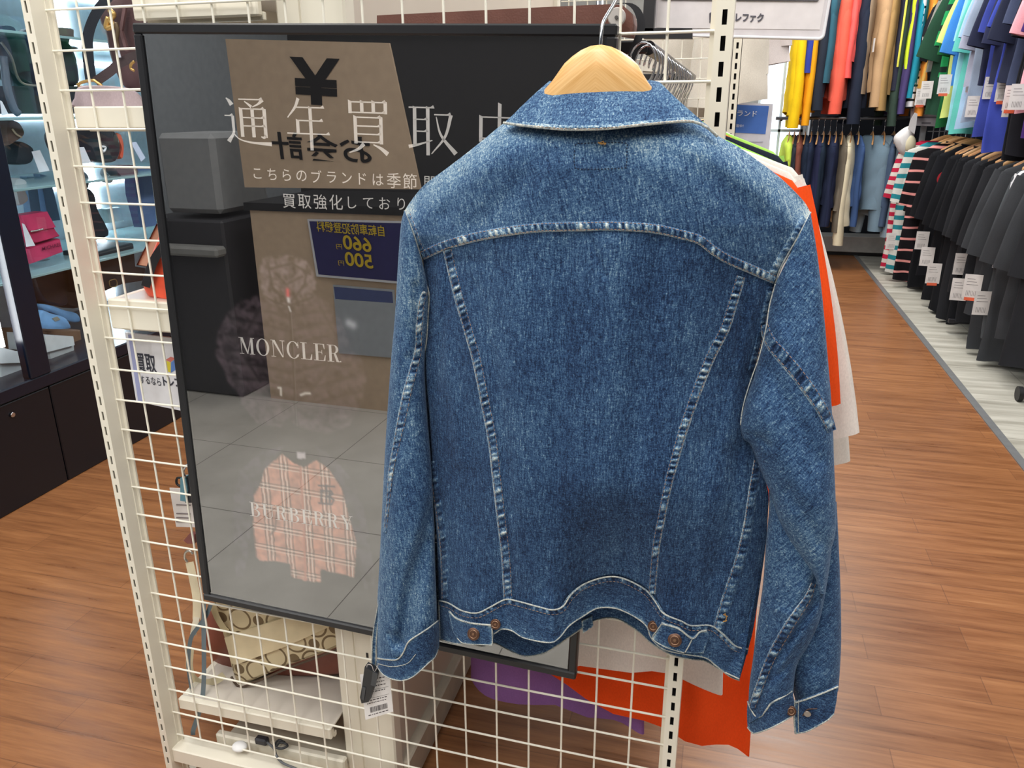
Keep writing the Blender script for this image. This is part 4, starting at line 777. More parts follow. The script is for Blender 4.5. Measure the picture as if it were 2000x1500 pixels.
0 and band('armhole_seam', [(830, 512), (838, 550), (845, 590), (842, 640), (840, 690)], 11, wbody, DEN_SD, jk, .0018, .9, (0, 0), 44, stitch=(0, 1), wear0=.16)
# --- hanger
hg = thing('wooden_hanger', 'pale wooden hanger holding the denim jacket', 'hanger', rp(1170, 160, -.08))
WOODH = None
s = NT('hanger_wood'); p = s.principled(.35); v = s.obj(); xz = s.n('ShaderNodeSeparateXYZ'); s.l(v, xz.inputs[0])
ax = s.math('ABSOLUTE', s.math('SUBTRACT', xz.outputs[0], float((rp(1168, 120, -.09)-rp(1170, 160, -.08))[0]))); cv = s.n('ShaderNodeCombineXYZ'); s.l(s.math('MULTIPLY', ax, .9), cv.inputs[0]); s.l(s.math('ADD', s.math('MULTIPLY', xz.outputs[2], 1.), s.math('MULTIPLY', ax, .75)), cv.inputs[2])
g = s.noise(s.map(cv.outputs[0], (18, 1, 420)), 1, 4, .6); s.l(s.ramp(g, [(.3, lin((214, 160, 94))), (.7, lin((240, 198, 138)))]), p.inputs['Base Color']); WOODH = s.m
dome = [(1040, 208), (1060, 180), (1081, 155), (1093, 137), (1107, 119), (1133, 99), (1152, 90), (1171, 87), (1190, 90), (1208, 97), (1235, 115), (1251, 133), (1260, 153), (1284, 184), (1330, 240)]
low = [(1000, 262), (1060, 240), (1110, 232), (1168, 230), (1230, 234), (1290, 250), (1370, 284)]
dm = [(915, 372), (965, 322), (1010, 262)]+dome[1:-1]+[(1345, 272), (1410, 330), (1460, 378)]; lw = [(1452, 390), (1390, 356)]+[(x_, y_+30) for x_, y_ in low[::-1]]+[(960, 356), (922, 382)]
fr_ = spline(dm, 60); bk_ = spline(lw, 40); pol = np.vstack([fr_, bk_]); wv = lambda x: -.098+.030*np.abs((x-1170)/300)**1.6+.016*np.clip(np.abs(x-1170)-90, 0, 60)/60
A_ = P3(pol[:, 0], pol[:, 1], wv(pol[:, 0])); n_ = len(pol); ctr = np.array([1170, 200.])
ins = ctr+(pol-ctr)*.965; A_in = P3(ins[:, 0], ins[:, 1], wv(ins[:, 0])-.0025)
b = MB(); nn = 40
tp = spline(dm, nn); bt = spline(lw, nn)[::-1]; rings = []
for i in range(nn):
    a_, c_ = tp[i], bt[i]; ring_ = []
    for (t_, dw) in ((0.0, .003), (.03, -.0), (.08, -.0035), (.3, -.004), (.7, -.004), (.92, -.0035), (.97, 0), (1, .003), (.97, .008), (.9, .011), (.1, .011), (.03, .008)):
        q = a_+(c_-a_)*t_; ring_.append(P3([q[0]], [q[1]], [wv(q[0])+dw])[0])
    rings.append(ring_)
b.loft(rings); b.build('body', WOODH, hg, smooth=True, auto=.9)
b = MB(); hz = rp(1172, 92, -.092)
hook = [rp(1172, 98, -.092), rp(1173, 84, -.092), rp(1175, 60, -.090), rp(1178, 44, -.086), rp(1188, 26, -.076), rp(1200, 6, -.064), rp(1210, -18, -.048), rp(1212, -44, -.028), rp(1206, -62, -.004), rp(1198, -66, .015), rp(1190, -58, .030), rp(1186, -46, .034)]
b.tube(spline(hook, 40), .0018, 10); b.build('hook', paint((196, 200, 206), .18, 1., .02), hg, smooth=True)
# --- security tag and price tag clipped on the left cuff
tg = thing('security_tag', 'black rectangular security tag hanging from the left cuff', 'security tag', rp(720, 1340, -.085))
b = MB(); q = [(712, 1303), (736, 1316), (733, 1328), (720, 1371), (706, 1374), (703, 1362), (707, 1340)]
b.prism([rp(*k, -.088) for k in q], PN*.012); b.build('case', paint((34, 35, 38), .45), tg)
b = MB(); b.prism([rp(*k, -.0895) for k in [(728, 1312), (737, 1317), (733, 1342), (724, 1338)]], PN*.002); b.prism([rp(*k, -.0892) for k in [(708, 1342), (714, 1344), (711, 1368), (706, 1366)]], PN*.002); b.build('ridge', paint((58, 60, 64), .35), tg)
b = MB(); b.tube(spline([rp(*k, -.086) for k in [(716, 1306), (718, 1298), (726, 1300), (731, 1312), (738, 1300), (741, 1290), (736, 1284)]], 30), .0006, 6); b.build('cord', paint((176, 166, 160), .7), tg)
pt = thing('price_tag', 'white price tag with a barcode hanging under the left cuff', 'price tag', rp(735, 1360, -.080))
b = MB(); b.prism([rp(*k, -.078) for k in [(703, 1318), (760, 1308), (768, 1390), (714, 1406)]], PN*.0005); b.build('card', paint((236, 232, 230), .6), pt)
b = MB()
def on_tag(u, v): a_ = np.array([704, 1318.])*(1-u)+np.array([760, 1308.])*u; c_ = np.array([714, 1406.])*(1-u)+np.array([768, 1390.])*u; q = a_*(1-v)+c_*v; return rp(q[0], q[1], -.0784)
def tquad(u0, u1, v0, v1): b.add([on_tag(u0, v0), on_tag(u1, v0), on_tag(u1, v1), on_tag(u0, v1)], [(0, 1, 2, 3)])
x = .2
while x < .82: wq = random.uniform(.008, .024); tquad(x, x+wq, .76, .88); x += wq+random.uniform(.01, .024)
for v in (.14, .22, .30, .42, .6, .66, .92):
    x = .12
    while x < .78: wq = random.uniform(.03, .1); tquad(x, x+wq, v, v+.018); x += wq+.03
tquad(.06, .92, .385, .39); tquad(.06, .92, .56, .565)
b.build('print', paint((70, 62, 66), .7), pt)
# ================================================================== GARMENTS
def garment_mesh(hs=.22, L=.68, hw=.24, sl=.2, sang=.35, th=.026, seed=0, sr=.085, cr=.07, wav=.012, scoop=.07, drop=.04, tilt=0.):
    r = np.random.RandomState(seed); mb = MB(); n = 40
    lv = [(.0, scoop), (-.012, scoop+.03), (-.03, hs*.62), (-drop, hs*.88), (-drop-.025, hs*.98), (-drop-.07, hs*.99), (-.20, hs*.97), (-.26, hw*.93)]
    for k in range(1, 15): lv.append((-.26-(L-.26)*k/14, hw*(.93+.07*k/14)))
    ph = r.rand(4)*6.28; rings = []
    for z, h in lv:
        v = -z/L; A = wav*v**1.3; ring = []
        tt = th*(.45+.75*min(1, v*4))
        for k in range(n):
            a = 2*PI*k/n; cx = math.copysign(abs(math.cos(a))**.8, math.cos(a)); sy = math.copysign(abs(math.sin(a))**.7, math.sin(a)); x = h*cx
            y = tt*sy*(.55+.45*abs(sy))+A*math.sin(x*21+ph[0]+v*2)+A*.6*math.sin(x*43+ph[1])
            ring.append((x*(1+.02*math.sin(v*9+ph[2])), y, z+.012*v*math.sin(x*16+ph[3])-tilt*x*v))
        rings.append(ring)
    for i_, rg in enumerate(rings):
        v = -lv[i_][0]/L; rings[i_] = [(x, y+.35*wav*(.3+v)*math.sin(x*37+z*23+ph[0])*math.sin(z*17-x*11+ph[1])+.3*wav*math.sin(x*60+z*9+ph[2])*v, z) for x, y, z in rg]
    mb.loft(rings, cap=False); mb.f.append(tuple(range(n)))
    for sgn in (-1, 1):
        rings = []; a0 = sang*(1+.15*r.randn()); ns = 9
        for k in range(ns):
            v = k/(ns-1); d = sl*v; bend = a0*(1-.25*v); rr = sr*(1-v)+cr*v; cx = sgn*(hs-.008+math.sin(bend)*d-math.cos(bend)*rr); cz = -drop-.008-math.cos(bend)*d-math.sin(bend)*rr; dx, dz = math.sin(bend), -math.cos(bend); px_, pz_ = -dz, dx
            ring = []
            for j in range(16):
                a = 2*PI*j/16; o = rr*math.cos(a); ring.append((cx+sgn*px_*o, th*.75*math.sin(a)*(1 if v > 0 else .7)+wav*.5*math.sin(v*7+ph[1]+sgn)*v, cz+pz_*o))
            rings.append(ring)
        mb.loft(rings, cap=False); 
    return mb
def hanger_mesh(hs=.2, wire=False):
    b = MB(); h = MB(); nn = 15; rings = []
    for k in range(nn):
        s_ = -1+2*k/(nn-1); x = hs*s_; zc = -.058*abs(s_)**1.4; hh = .011+.016*(1-abs(s_))**.7; y = .016*s_*s_
        rings.append([(x, y+.006*math.cos(a), zc+hh*math.sin(a)*(1 if math.sin(a) > 0 else .8)) for a in np.linspace(0, 2*PI, 11)[:-1]])
    b.loft(rings)
    q = [(0, 0, .02), (0, 0, .05), (.004, 0, .062), (.016, 0, .078), (.022, 0, .094), (.016, 0, .112), (0, 0, .118), (-.014, 0, .110), (-.018, 0, .098)]
    h.tube(spline(q, 22), .0016, 6)
    return b, h
WOOD_C = [(206, 152, 98), (196, 140, 88), (214, 166, 112)]
METAL = paint((200, 202, 208), .22, 1., .02)
_hm = None
def hang_hanger(x, y, z, rotz, label, group, tint=0): # z of the rail; hook crown sits on it
    global _hm
    if _hm is None:
        hb, hh = hanger_mesh(); _hm = []
        for c in WOOD_C:
            t = thing('wooden_hanger', label, 'hanger', (0, 0, 0)); b_ = hb.build('body', paint(c, .38, 0, .1, 30), t, smooth=True, auto=.8); h_ = hh.build('hook', METAL, t, smooth=True); _hm.append([t, b_, h_, False])
    q = _hm[tint]
    if not q[3]: t = q[0]; q[3] = True
    else:
        t = q[0].copy(); COL.objects.link(t)
        for c in q[1:3]: d = c.copy(); COL.objects.link(d); d.parent = t
    t.location = (x, y, z-.118+.0016); t.rotation_euler = (0, 0, rotz); t['label'] = label; t['group'] = group; return t
def price_tag_part(par, x, y, z, w_=.045, h_=.085, orange=False, ry=.1):
    b = MB(); b.box(x-w_/2, x+w_/2, y-.0008, y, z-h_, z); c = b.build('price_tag', paint((226, 222, 220), .6), par)
    b = MB()
    for k in range(7): b.box(x-w_*.3+k*w_*.085, x-w_*.3+k*w_*.085+.0018, y-.0012, y-.0009, z-h_*.9, z-h_*.68)
    for k in range(3): b.box(x-w_*.35, x+w_*(.1+.1*k), y-.0012, y-.0009, z-h_*(.2+.12*k), z-h_*(.2+.12*k)+.002)
    b.build('tag_print', paint((120, 114, 116), .7), c)
    if orange: MB().box(x-w_*.35, x+w_*.35, y-.0016, y-.0001, z-h_-.012, z-h_+.004).build('orange_sticker', paint((232, 104, 70), .6), c)
    return c
def garment(name, cat, label, rgb, loc, rotz=0, group=None, stripe=None, tags=(), mat=None, collar=True, **k):
    """loc = crown of the neck"""
    t = thing(name, label, cat, (0, 0, 0), group); mb = garment_mesh(**k)
    m_ = mat or cloth(rgb, stripe=stripe); mb.build('body', m_, t, smooth=True)
    if collar:
        b = MB(); sc = k.get('scoop', .07); th = k.get('th', .026)
        b.tube([(sc*1.05*math.cos(a), th*.5*math.sin(a), .002+.004*math.cos(2*a)) for a in np.linspace(0, 2*PI, 21)[:-1]], .0055, 6, closed=True); b.build('neckband', m_, t, smooth=True)
    for tg_ in tags: price_tag_part(t, *tg_)
    t.location = tuple(float(q) for q in loc); t.rotation_euler = (0, 0, rotz); return t

# ---------------- clothes rail behind the mesh panel (right half of the unit)
XR, ZR = -.115, 1.262
rk = thing('clothes_rail', 'dark rail running back behind the mesh panel with crowded hangers', 'clothes rail', (XR, 1.6, ZR))
b = MB(); b.tube([(XR, 1.12, ZR), (XR, 2.27, ZR)], .009, 14); b.build('rail', paint((60, 60, 64), .3, .8), rk, smooth=True, auto=.8)
b = MB(); b.bev(XS1, XR, 2.2, 2.215, ZR-.008, ZR+.008, .002); b.bev(XS1, XR, 1.10, 1.112, ZR-.008, ZR+.008, .002); b.build('bracket', BLK, rk)
RG = [ # colour, Y, half shoulder, length, half hem, sleeve length, angle, label, dx, hem tilt
 ((226, 216, 210), 1.045, .20, .80, .175, .17, .22, 'white T-shirt nearest the mesh, its hem showing under the denim jacket', -.01, .03),
 ((246, 82, 28), 1.10, .222, .915, .218, .30, .34, 'bright orange long T-shirt behind the denim jacket', 0, .33),
 ((150, 108, 176), 1.15, .17, .985, .165, .16, .22, 'purple garment whose hem hangs lowest through the mesh', -.115, .10),
 ((232, 222, 214), 1.20, .222, .64, .21, .38, .40, 'white T-shirt just behind the orange one', 0, 0),
 ((228, 220, 212), 1.27, .225, .66, .21, .46, .38, 'off-white T-shirt with a long hanging sleeve beside the aisle', 0, 0),
 ((66, 170, 214), 1.33, .205, .60, .18, .16, .22, 'cyan T-shirt showing as a thin line above the denim shoulder', 0, 0),
 ((150, 208, 84), 1.42, .212, .62, .19, .17, .2, 'light green T-shirt on the rail behind the denim shoulder', 0, 0),
 ((46, 50, 74), 1.50, .17, .66, .18, .2, .2, 'navy blue top beside the rail post', -.05, 0),
 ((34, 40, 52), 1.58, .222, .66, .19, .2, .2, 'black T-shirt behind the light green one', 0, 0),
 ((240, 112, 52), 1.67, .205, .62, .18, .17, .2, 'orange T-shirt showing as a thin strip on the rail', 0, 0),
 ((160, 214, 96), 1.75, .225, .62, .19, .17, .2, 'second light green T-shirt at the far side of the rail', 0, 0),
 ((222, 224, 228), 1.86, .205, .62, .19, .17, .2, 'pale white T-shirt at the far end of the rail', 0, 0),
 ((44, 46, 60), 1.96, .16, .66, .18, .17, .2, 'dark top at the far end of the crowded rail', -.03, 0)]
for i, (c, y, hs, L_, hw, sl, sa, lb, dx, tl) in enumerate(RG):
    rz = (-.06+.03*math.sin(i*2.1)); lng = L_
    garment('t_shirt', 'T-shirt', lb, c, (XR+dx, y, ZR-.118+.012), rz, 'T-shirts on the rail behind the mesh panel', hs=hs, L=lng, hw=hw, sl=sl, sang=sa, th=.018, seed=30+i, wav=.015 if i < 3 else .007, drop=.052, sr=.085, cr=.075, tilt=tl, scoop=.06)
    _h = hang_hanger(XR+dx*.0, y+.0, ZR, rz, 'curved wooden hanger in the tight cluster on the rail', 'wooden hangers on the crowded rail', i % 3); _h.scale = (.78, 1, 1)
for k in range(16):
    y = 1.08+k*.058; _h = hang_hanger(XR+.004*math.sin(k*3.), y+.028, ZR, -.05+.1*math.sin(k*1.7), 'curved wooden hanger in the tight cluster on the rail', 'wooden hangers on the crowded rail', k % 3); _h.scale = (.5, 1, 1)
# long brown padded thing over the poster with a round white button and a black strap
t = thing('brown_bag', 'brown leather bag lying behind the top of the poster', 'bag', ony(980, 30, 1.10))
b = MB(); Y0 = 1.02
ptsB = [(736, 52), (736, 30), (900, 22), (1060, 14), (1190, 8), (1216, 10), (1232, 24), (1236, 46), (1234, 70), (1205, 66), (1000, 66), (736, 66)]
b.prism([ony(x_, y_, Y0+.01) for x_, y_ in ptsB], (0, .05, 0)); b.build('body', leather((112, 72, 62)), t)
MB().disc(ony(1205, 34, Y0-.004), (0, -1, .1), .0105, .004, 28).build('round_button', paint((176, 170, 166), .4), t)
MB().disc(ony(1204, 34, Y0-.0095), (0, -1, .1), .0022, .001, 12).build('button_centre', paint((70, 64, 62), .4), t)
t = thing('black_strap', 'black webbing strap arching beside the top corner of the poster', 'strap', ony(1250, 60, 1.06))
b = MB(); cs = spline([(1206, 8), (1225, 6), (1243, 18), (1252, 42), (1250, 66), (1240, 92), (1232, 118), (1228, 150)], 26); 
rings = [[ony(x_+a_, y_, 1.052+dy) for a_, dy in ((-8, 0), (8, 0), (8, .004), (-8, .004))] for x_, y_ in cs]; b.loft(rings); b.build('webbing', paint((30, 32, 38), .6), t)
# sign holder with the shop sign
sg = thing('shop_sign', 'white plastic sign board reading the shop name above the clothes rail', 'sign', ony(1440, 30, 1.62))
YS = 1.62
def rect_round(px, Y, r=10): # rounded outline in pixels (tl, tr, br, bl)
    out = []
    for (cx, cy), (ax, ay), (bx, by) in [(px[i], px[i-1], px[(i+1) % 4]) for i in range(4)]:
        la = math.hypot(ax-cx, ay-cy); lb_ = math.hypot(bx-cx, by-cy); p0 = (cx+(ax-cx)/la*r, cy+(ay-cy)/la*r); p2 = (cx+(bx-cx)/lb_*r, cy+(by-cy)/lb_*r)
        for k in range(6): t_ = k/5; out.append(tuple((1-t_)**2*p0[i]+2*t_*(1-t_)*(cx, cy)[i]+t_*t_*p2[i] for i in (0, 1)))
    return [ony(x_, y_, Y) for x_, y_ in out]
MB().prism(rect_round([(1282, -70), (1632, -70), (1607, 76), (1272, 68)], YS), (0, .006, 0)).build('board', paint((222, 216, 220), .25), sg)
b = MB(); b.prism([ony(x_, y_, YS-.001) for x_, y_ in [(1290, -66), (1622, -66), (1601, 58), (1282, 54)]], (0, .0008, 0)); b.build('sheet', paint((232, 226, 228), .3), sg)
b = MB(); ed = rect_round([(1282, -70), (1632, -70), (1607, 76), (1272, 68)], YS); b.tube(ed, .0028, 8, closed=True); b.build('clear_rim', paint((236, 236, 242), .12), sg, smooth=True)
b = MB()
for q0, q1 in (((1292, -2), (1597, 1)), ((1597, 1), (1610, -66))): b.tube([ony(*q0, YS-.003), ony(*q1, YS-.003)], .0016, 6)
b.build('print_line', paint((90, 88, 96), .5), sg)
b = MB(); A = ony(1436, 43, YS-.0025); B = ony(1491, 44, YS-.0025); T_ = ony(1438, 25, YS-.0025); text_on(b, 'レファク', A, B, np.linalg.norm(T_-A), PZ, (0, 0, 0), .05)
A = ony(1385, 44, YS-.0025); B = ony(1401, 44, YS-.0025); text_on(b, 'ト', A, B, np.linalg.norm(T_-ony(1436, 43, YS-.0025)), PZ, (0, 0, 0), .05)
for l in ([(1386, 26), (1399, 20)], [(1386, 26), (1386, 40)], [(1386, 40), (1398, 46)], [(1387, 31), (1398, 29)]): b.tube([ony(*q, YS-.0025) for q in l], .0006, 4)
b.build('lettering', paint((84, 82, 92), .5), sg)
st = thing('sign_bracket', 'black square bracket gripping the shop sign at its left end', 'bracket', ony(1290, 66, 1.55))
b = MB(); Yk = 1.56
for px in ([(1254, 55), (1352, 55), (1352, 75), (1256, 75)], [(1262, -70), (1284, -70), (1276, 60), (1254, 60)]): b.prism([ony(*q, Yk) for q in px], (0, .022, 0))
b.build('arm', paint((38, 38, 42), .45), st); MB().disc(ony(1267, 64, Yk-.001), (0, -1, 0), .0022, .002, 10).build('screw', METAL, st)
# rear mesh panel closing the unit
YR = 2.3
rp2 = thing('rear_mesh_panel', 'cream mesh panel and slotted post closing the far end of the clothes rail', 'display rack', (-.25, YR, 0))
b = MB(); th = .0016; x0, x1 = -.020, .004; zz = ony(1430, 89, YR)[2]; z = zz; xc = -.008
b.box(x0, xc-.003, YR, YR+th, 0, 1.62); b.box(xc+.003, x1, YR, YR+th, 0, 1.62)
while z > .1: z -= .0249
prev = 0
while z < 1.6: b.box(xc-.003, xc+.003, YR, YR+th, prev, z-.0075); prev = z+.0075; z += .0249
b.box(x0, x0+th, YR, YR+.03, 0, 1.62); b.box(x1-th, x1, YR, YR+.03, 0, 1.62); b.box(x0, x1, YR+.03, YR+.032, 0, 1.62)
pst_ = b.build('post', BEIGE, rp2); MB().box(x0+.002, x1-.002, YR+.012, YR+.013, 0, 1.62).build('slot_shadow', paint((40, 38, 44), .8), pst_)
b = MB(); b2 = MB()
for k in range(32): b.tube([(XS1, YR+.02, 1.56-.05*k), (x0, YR+.02, 1.56-.05*k)], .0016, 6) if 1.56-.05*k > .05 else None
for k in range(9): b2.tube([(XS1+.02+.0513*k, YR+.023, .06), (XS1+.02+.0513*k, YR+.023, 1.6)], .0016, 6)
b.build('horizontal_wires', WIREM, rp2); b2.build('vertical_wires', WIREM, rp2)
# ---------------- pale garments and the blue notice beyond it
for i, (px, py, Y, c, L_, hs) in enumerate([(1405, -30, 2.75, (214, 206, 192), .62, .22), (1440, -50, 2.62, (222, 214, 202), .66, .21), (1492, -90, 2.9, (226, 216, 214), .60, .2), (1340, -50, 2.7, (216, 208, 196), .8, .24), (1500, -110, 3.3, (220, 222, 224), .66, .2)]):
    P = ony(px, py, Y)
    garment('white_shirt', 'shirt', ['cream shirt with stitched hem behind the slotted post', 'second cream shirt behind the slotted post', 'pinkish white shirt beside the bright window', 'large cream shirt behind the rear mesh', 'white shirt against the bright window'][i], c, P, .12*math.sin(i*2), 'pale shirts hanging beyond the rear mesh', hs=hs*.5, L=L_*.53, hw=hs*.55, sl=.22, sang=.12, th=.03, seed=80+i, wav=.012, sr=.06, cr=.05, scoop=.03)
rl = thing('shirt_rail', 'metal rail carrying the pale shirts beyond the rear mesh', 'clothes rail', (-.1, 2.85, 1.6)); q = ony(1430, -60, 2.8); MB().tube([(-.5, 2.8, 1.62), (.22, 2.8, 1.62)], .01, 10).build('rail', METAL, rl, smooth=True)
MB().tube([(-.45, 2.8, 0), (-.45, 2.8, 1.62)], .012, 10).build('upright', METAL, rl, smooth=True); MB().bev(-.62, -.28, 2.68, 2.92, 0, .02, .004).build('foot', METAL, rl)
YN = 2.72
nt = thing('blue_notice', 'white notice with a blue heading under the cream shirts', 'notice', ony(1465, 260, YN))
MB().prism([ony(*q, YN) for q in [(1416, 200), (1510, 203), (1499, 330), (1405, 330)]], (0, .004, 0)).build('sheet', paint((214, 214, 224), .5), nt)
MB().prism([ony(*q, YN-.001) for q in [(1420, 204), (1502, 207), (1495, 262), (1413, 258)]], (0, .0006, 0)).build('heading', paint((70, 116, 200), .5), nt)
b = MB()
def ntext(txt, pa, pb, h): A = ony(*pa, YN-.002); B = ony(*pb, YN-.002); text_on(b, txt, A, B, np.linalg.norm(ony(pa[0], pa[1]-h, YN-.002)-A), PZ, (0, 0, 0), .01)
ntext('ブランド', (1426, 226), (1478, 228), 12); ntext('高価買取中！', (1420, 248), (1452, 249), 6); b.build('lettering', paint((226, 232, 244), .5), nt)
b = MB()
for k in range(4): A = ony(1420, 276+k*14, YN-.0015); b.box(A[0], A[0]+.11, YN-.002, YN-.0015, A[2]-.003, A[2])
b.build('small_print', paint((176, 176, 190), .5), nt)
MB().box(ony(1425, 330, YN)[0], ony(1495, 330, YN)[0], YN+.01, YN+.3, 0, ony(1450, 325, YN)[2]).build('stand', paint((226, 226, 230), .5), nt)
# ================================================================== RIGHT-HAND RACKS
XRR = 1.44; ZRL = 1.085; ZRU = 2.03
rr = thing('clothes_rack', 'two-tier dark clothes rack on casters along the pale floor strip', 'clothes rack', (XRR, 4.6, 0))
for z in (ZRL, ZRU): MB().tube([(XRR, 3.0, z), (XRR, 6.45, z)], .013, 12).build('rail', paint((150, 152, 156), .25, .9), rr, smooth=True)
for y in (3.02, 4.7, 6.43):
    MB().bev(XRR-.015+.02, XRR+.015+.02, y-.012, y+.012, .05, 2.1, .003).build('upright', paint((44, 44, 50), .4), rr)
    MB().bev(XRR-.22, XRR+.3, y-.015, y+.015, .06, .085, .003).build('foot', paint((44, 44, 50), .4), rr)
for y in (3.02, 3.62, 6.43):
    c_ = MB(); c_.disc((XRR-.19, y-.012, .032), (1, 0, 0), .032, .024, 20, .026); c_.build('caster', BLK, rr, smooth=True, auto=.6)
def by_px(px, X, py=300): return float(onx(px, py, X)[1])
XL_ = XRR-.215
LOW = [('red', 1752), ('teal', 1765), ('pinkstripe', 1779), ('greywhite', 1793), ('black', 1801), ('black', 1809), ('black', 1818), ('logo', 1826), ('black', 1846), ('black', 1853), ('black', 1860), ('black', 1871), ('charcoal', 1884), ('charcoal', 1897), ('black', 1910), ('charcoal', 1924), ('grey', 1940), ('grey', 1958), ('white', 1984), ('greyjacket', 1976), ('grey', 1994), ('grey', 2014), ('charcoal', 2040)]
LC = {'red': (216, 208, 200), 'teal': (206, 206, 200), 'pinkstripe': (24, 22, 26), 'greywhite': (188, 190, 196), 'black': (26, 27, 31), 'logo': (28, 29, 34), 'charcoal': (42, 43, 47), 'grey': (62, 64, 68), 'greyjacket': (78, 82, 86), 'white': (214, 214, 218)}
LS = {'red': ((190, 40, 70), .062, .5), 'teal': ((40, 128, 140), .07, .45), 'pinkstripe': ((226, 150, 146), .075, .2)}
LLAB = {'red': 'red and white striped shirt at the far end of the lower rack', 'teal': 'white and teal striped T-shirt next to the red striped shirt', 'pinkstripe': 'black shirt with thin pink stripes near the far end of the lower rack', 'greywhite': 'light grey T-shirt between the striped and the black shirts',
        'logo': 'black T-shirt with a red round print on its chest', 'white': 'white T-shirt whose sleeve shows at the right edge of the photo', 'greyjacket': 'grey denim jacket near the right edge of the lower rack'}
GROW = 'dark T-shirts on the lower rack'
cnt = {}
for i, (kd, px) in enumerate(LOW):
    Y = by_px(px, XL_-(.09 if i < 3 else 0)); cnt[kd] = cnt.get(kd, 0)+1
    lab = LLAB.get(kd) or {'black': 'plain black T-shirt in the row of the lower right rack', 'charcoal': 'charcoal T-shirt in the row of the lower right rack', 'grey': 'dark grey T-shirt at the near end of the lower right rack'}[kd]
    L_ = .90 if i < 3 else (.84+.08*math.sin(i*2.3)); long_ = i in (5, 6, 10, 11, 12, 17)
    if long_: L_ = .93
    if kd == 'white': L_ = .5
    tg_ = []
    if i in (1, 7, 9, 12, 14, 16, 18, 19): tg_ = [(-.245+.05*math.sin(i), -.035, -.56-.05*math.sin(i*1.7), .075, .115, i in (12, 18))]
    garment('t_shirt', 'T-shirt' if kd != 'greyjacket' else 'jacket', lab, LC[kd], (XRR-(.09 if i < 3 else 0)+.01*math.sin(i*4), Y, ZRL-.118-.014), .14*math.sin(i*2.7)-.08, GROW, LS.get(kd), tg_, hs=.205, L=L_, hw=.215, sl=.40 if i > 3 else .34, sang=.24, th=.035, seed=200+i, wav=.016, drop=.05, sr=.10, cr=.085, collar=i > 3)
    hang_hanger(XRR, Y, ZRL, .14*math.sin(i*2.7)-.08, 'pale wooden hanger on the lower rail of the right rack', 'wooden hangers on the lower right rail', (i*2) % 3)
    if kd == 'logo':
        t_ = bpy.context.scene.objects[-1]
        lg = [o for o in COL.objects if o.get('label') == LLAB['logo']][0]; b = MB(); b.disc((-.135, -.046, -.20), (0, -1, 0), .052, .0012, 28); pr = b.build('red_print', paint((176, 30, 44), .7), lg)
        b = MB(); r_ = random.Random(4)
        for k in range(7): b.disc((-.17+.011*k, -.0478, -.20+.016*r_.uniform(-1, 1)), (0, -1, 0), .008, .0006, 9)
        b.build('white_print', paint((228, 222, 222), .7), pr)
UPP = [('black', (30, 31, 36), 1796, .72), ('grey', (128, 128, 122), 1803, .5), ('dgreen', (34, 66, 50), 1812, .78), ('green', (34, 140, 80), 1822, .55), ('bgreen', (28, 92, 52), 1832, .84), ('lime', (206, 222, 128), 1842, .78), ('blue', (66, 134, 210), 1848, .6), ('cyan', (150, 210, 222), 1856, .86), ('teal', (96, 186, 176), 1862, .88), ('lblue', (160, 190, 220), 1870, .84), ('lav', (160, 164, 184), 1880, .62), ('slate', (144, 158, 180), 1889, .8), ('navy', (40, 44, 66), 1898, .6), ('royal', (58, 70, 150), 1908, .88), ('navy', (44, 48, 74), 1920, .62), ('royal', (62, 76, 168), 1932, .93), ('navy', (38, 42, 62), 1946, .6), ('slate', (64, 72, 98), 1960, .7), ('black', (24, 25, 30), 1968, .95), ('black', (28, 28, 34), 1977, .93), ('pink', (232, 168, 180), 1988, .74), ('pink', (224, 158, 172), 1998, .5), ('purple', (70, 44, 110), 2006, .84), ('crimson', (206, 50, 78), 2014, .5)]
ULAB = {'black': 'black T-shirt on the upper rack', 'grey': 'grey T-shirt at the far end of the upper rack', 'dgreen': 'dark bottle-green T-shirt on the upper rack', 'green': 'green T-shirt with a dark band on the upper rack', 'bgreen': 'forest green long shirt on the upper rack', 'lime': 'pale lime T-shirt on the upper rack', 'blue': 'sky blue T-shirt between the lime and cyan ones', 'cyan': 'pale cyan T-shirt on the upper rack', 'teal': 'sea green T-shirt next to the cyan one on the upper rack', 'lblue': 'light blue T-shirt on the upper rack', 'lav': 'lavender grey T-shirt with a folded sleeve on the upper rack', 'slate': 'slate blue T-shirt on the upper rack', 'navy': 'navy blue T-shirt on the upper rack', 'royal': 'royal blue T-shirt on the upper rack', 'pink': 'pink T-shirt at the near end of the upper rack', 'purple': 'purple T-shirt at the right edge of the upper rack', 'crimson': 'crimson T-shirt at the top right corner of the photo'}
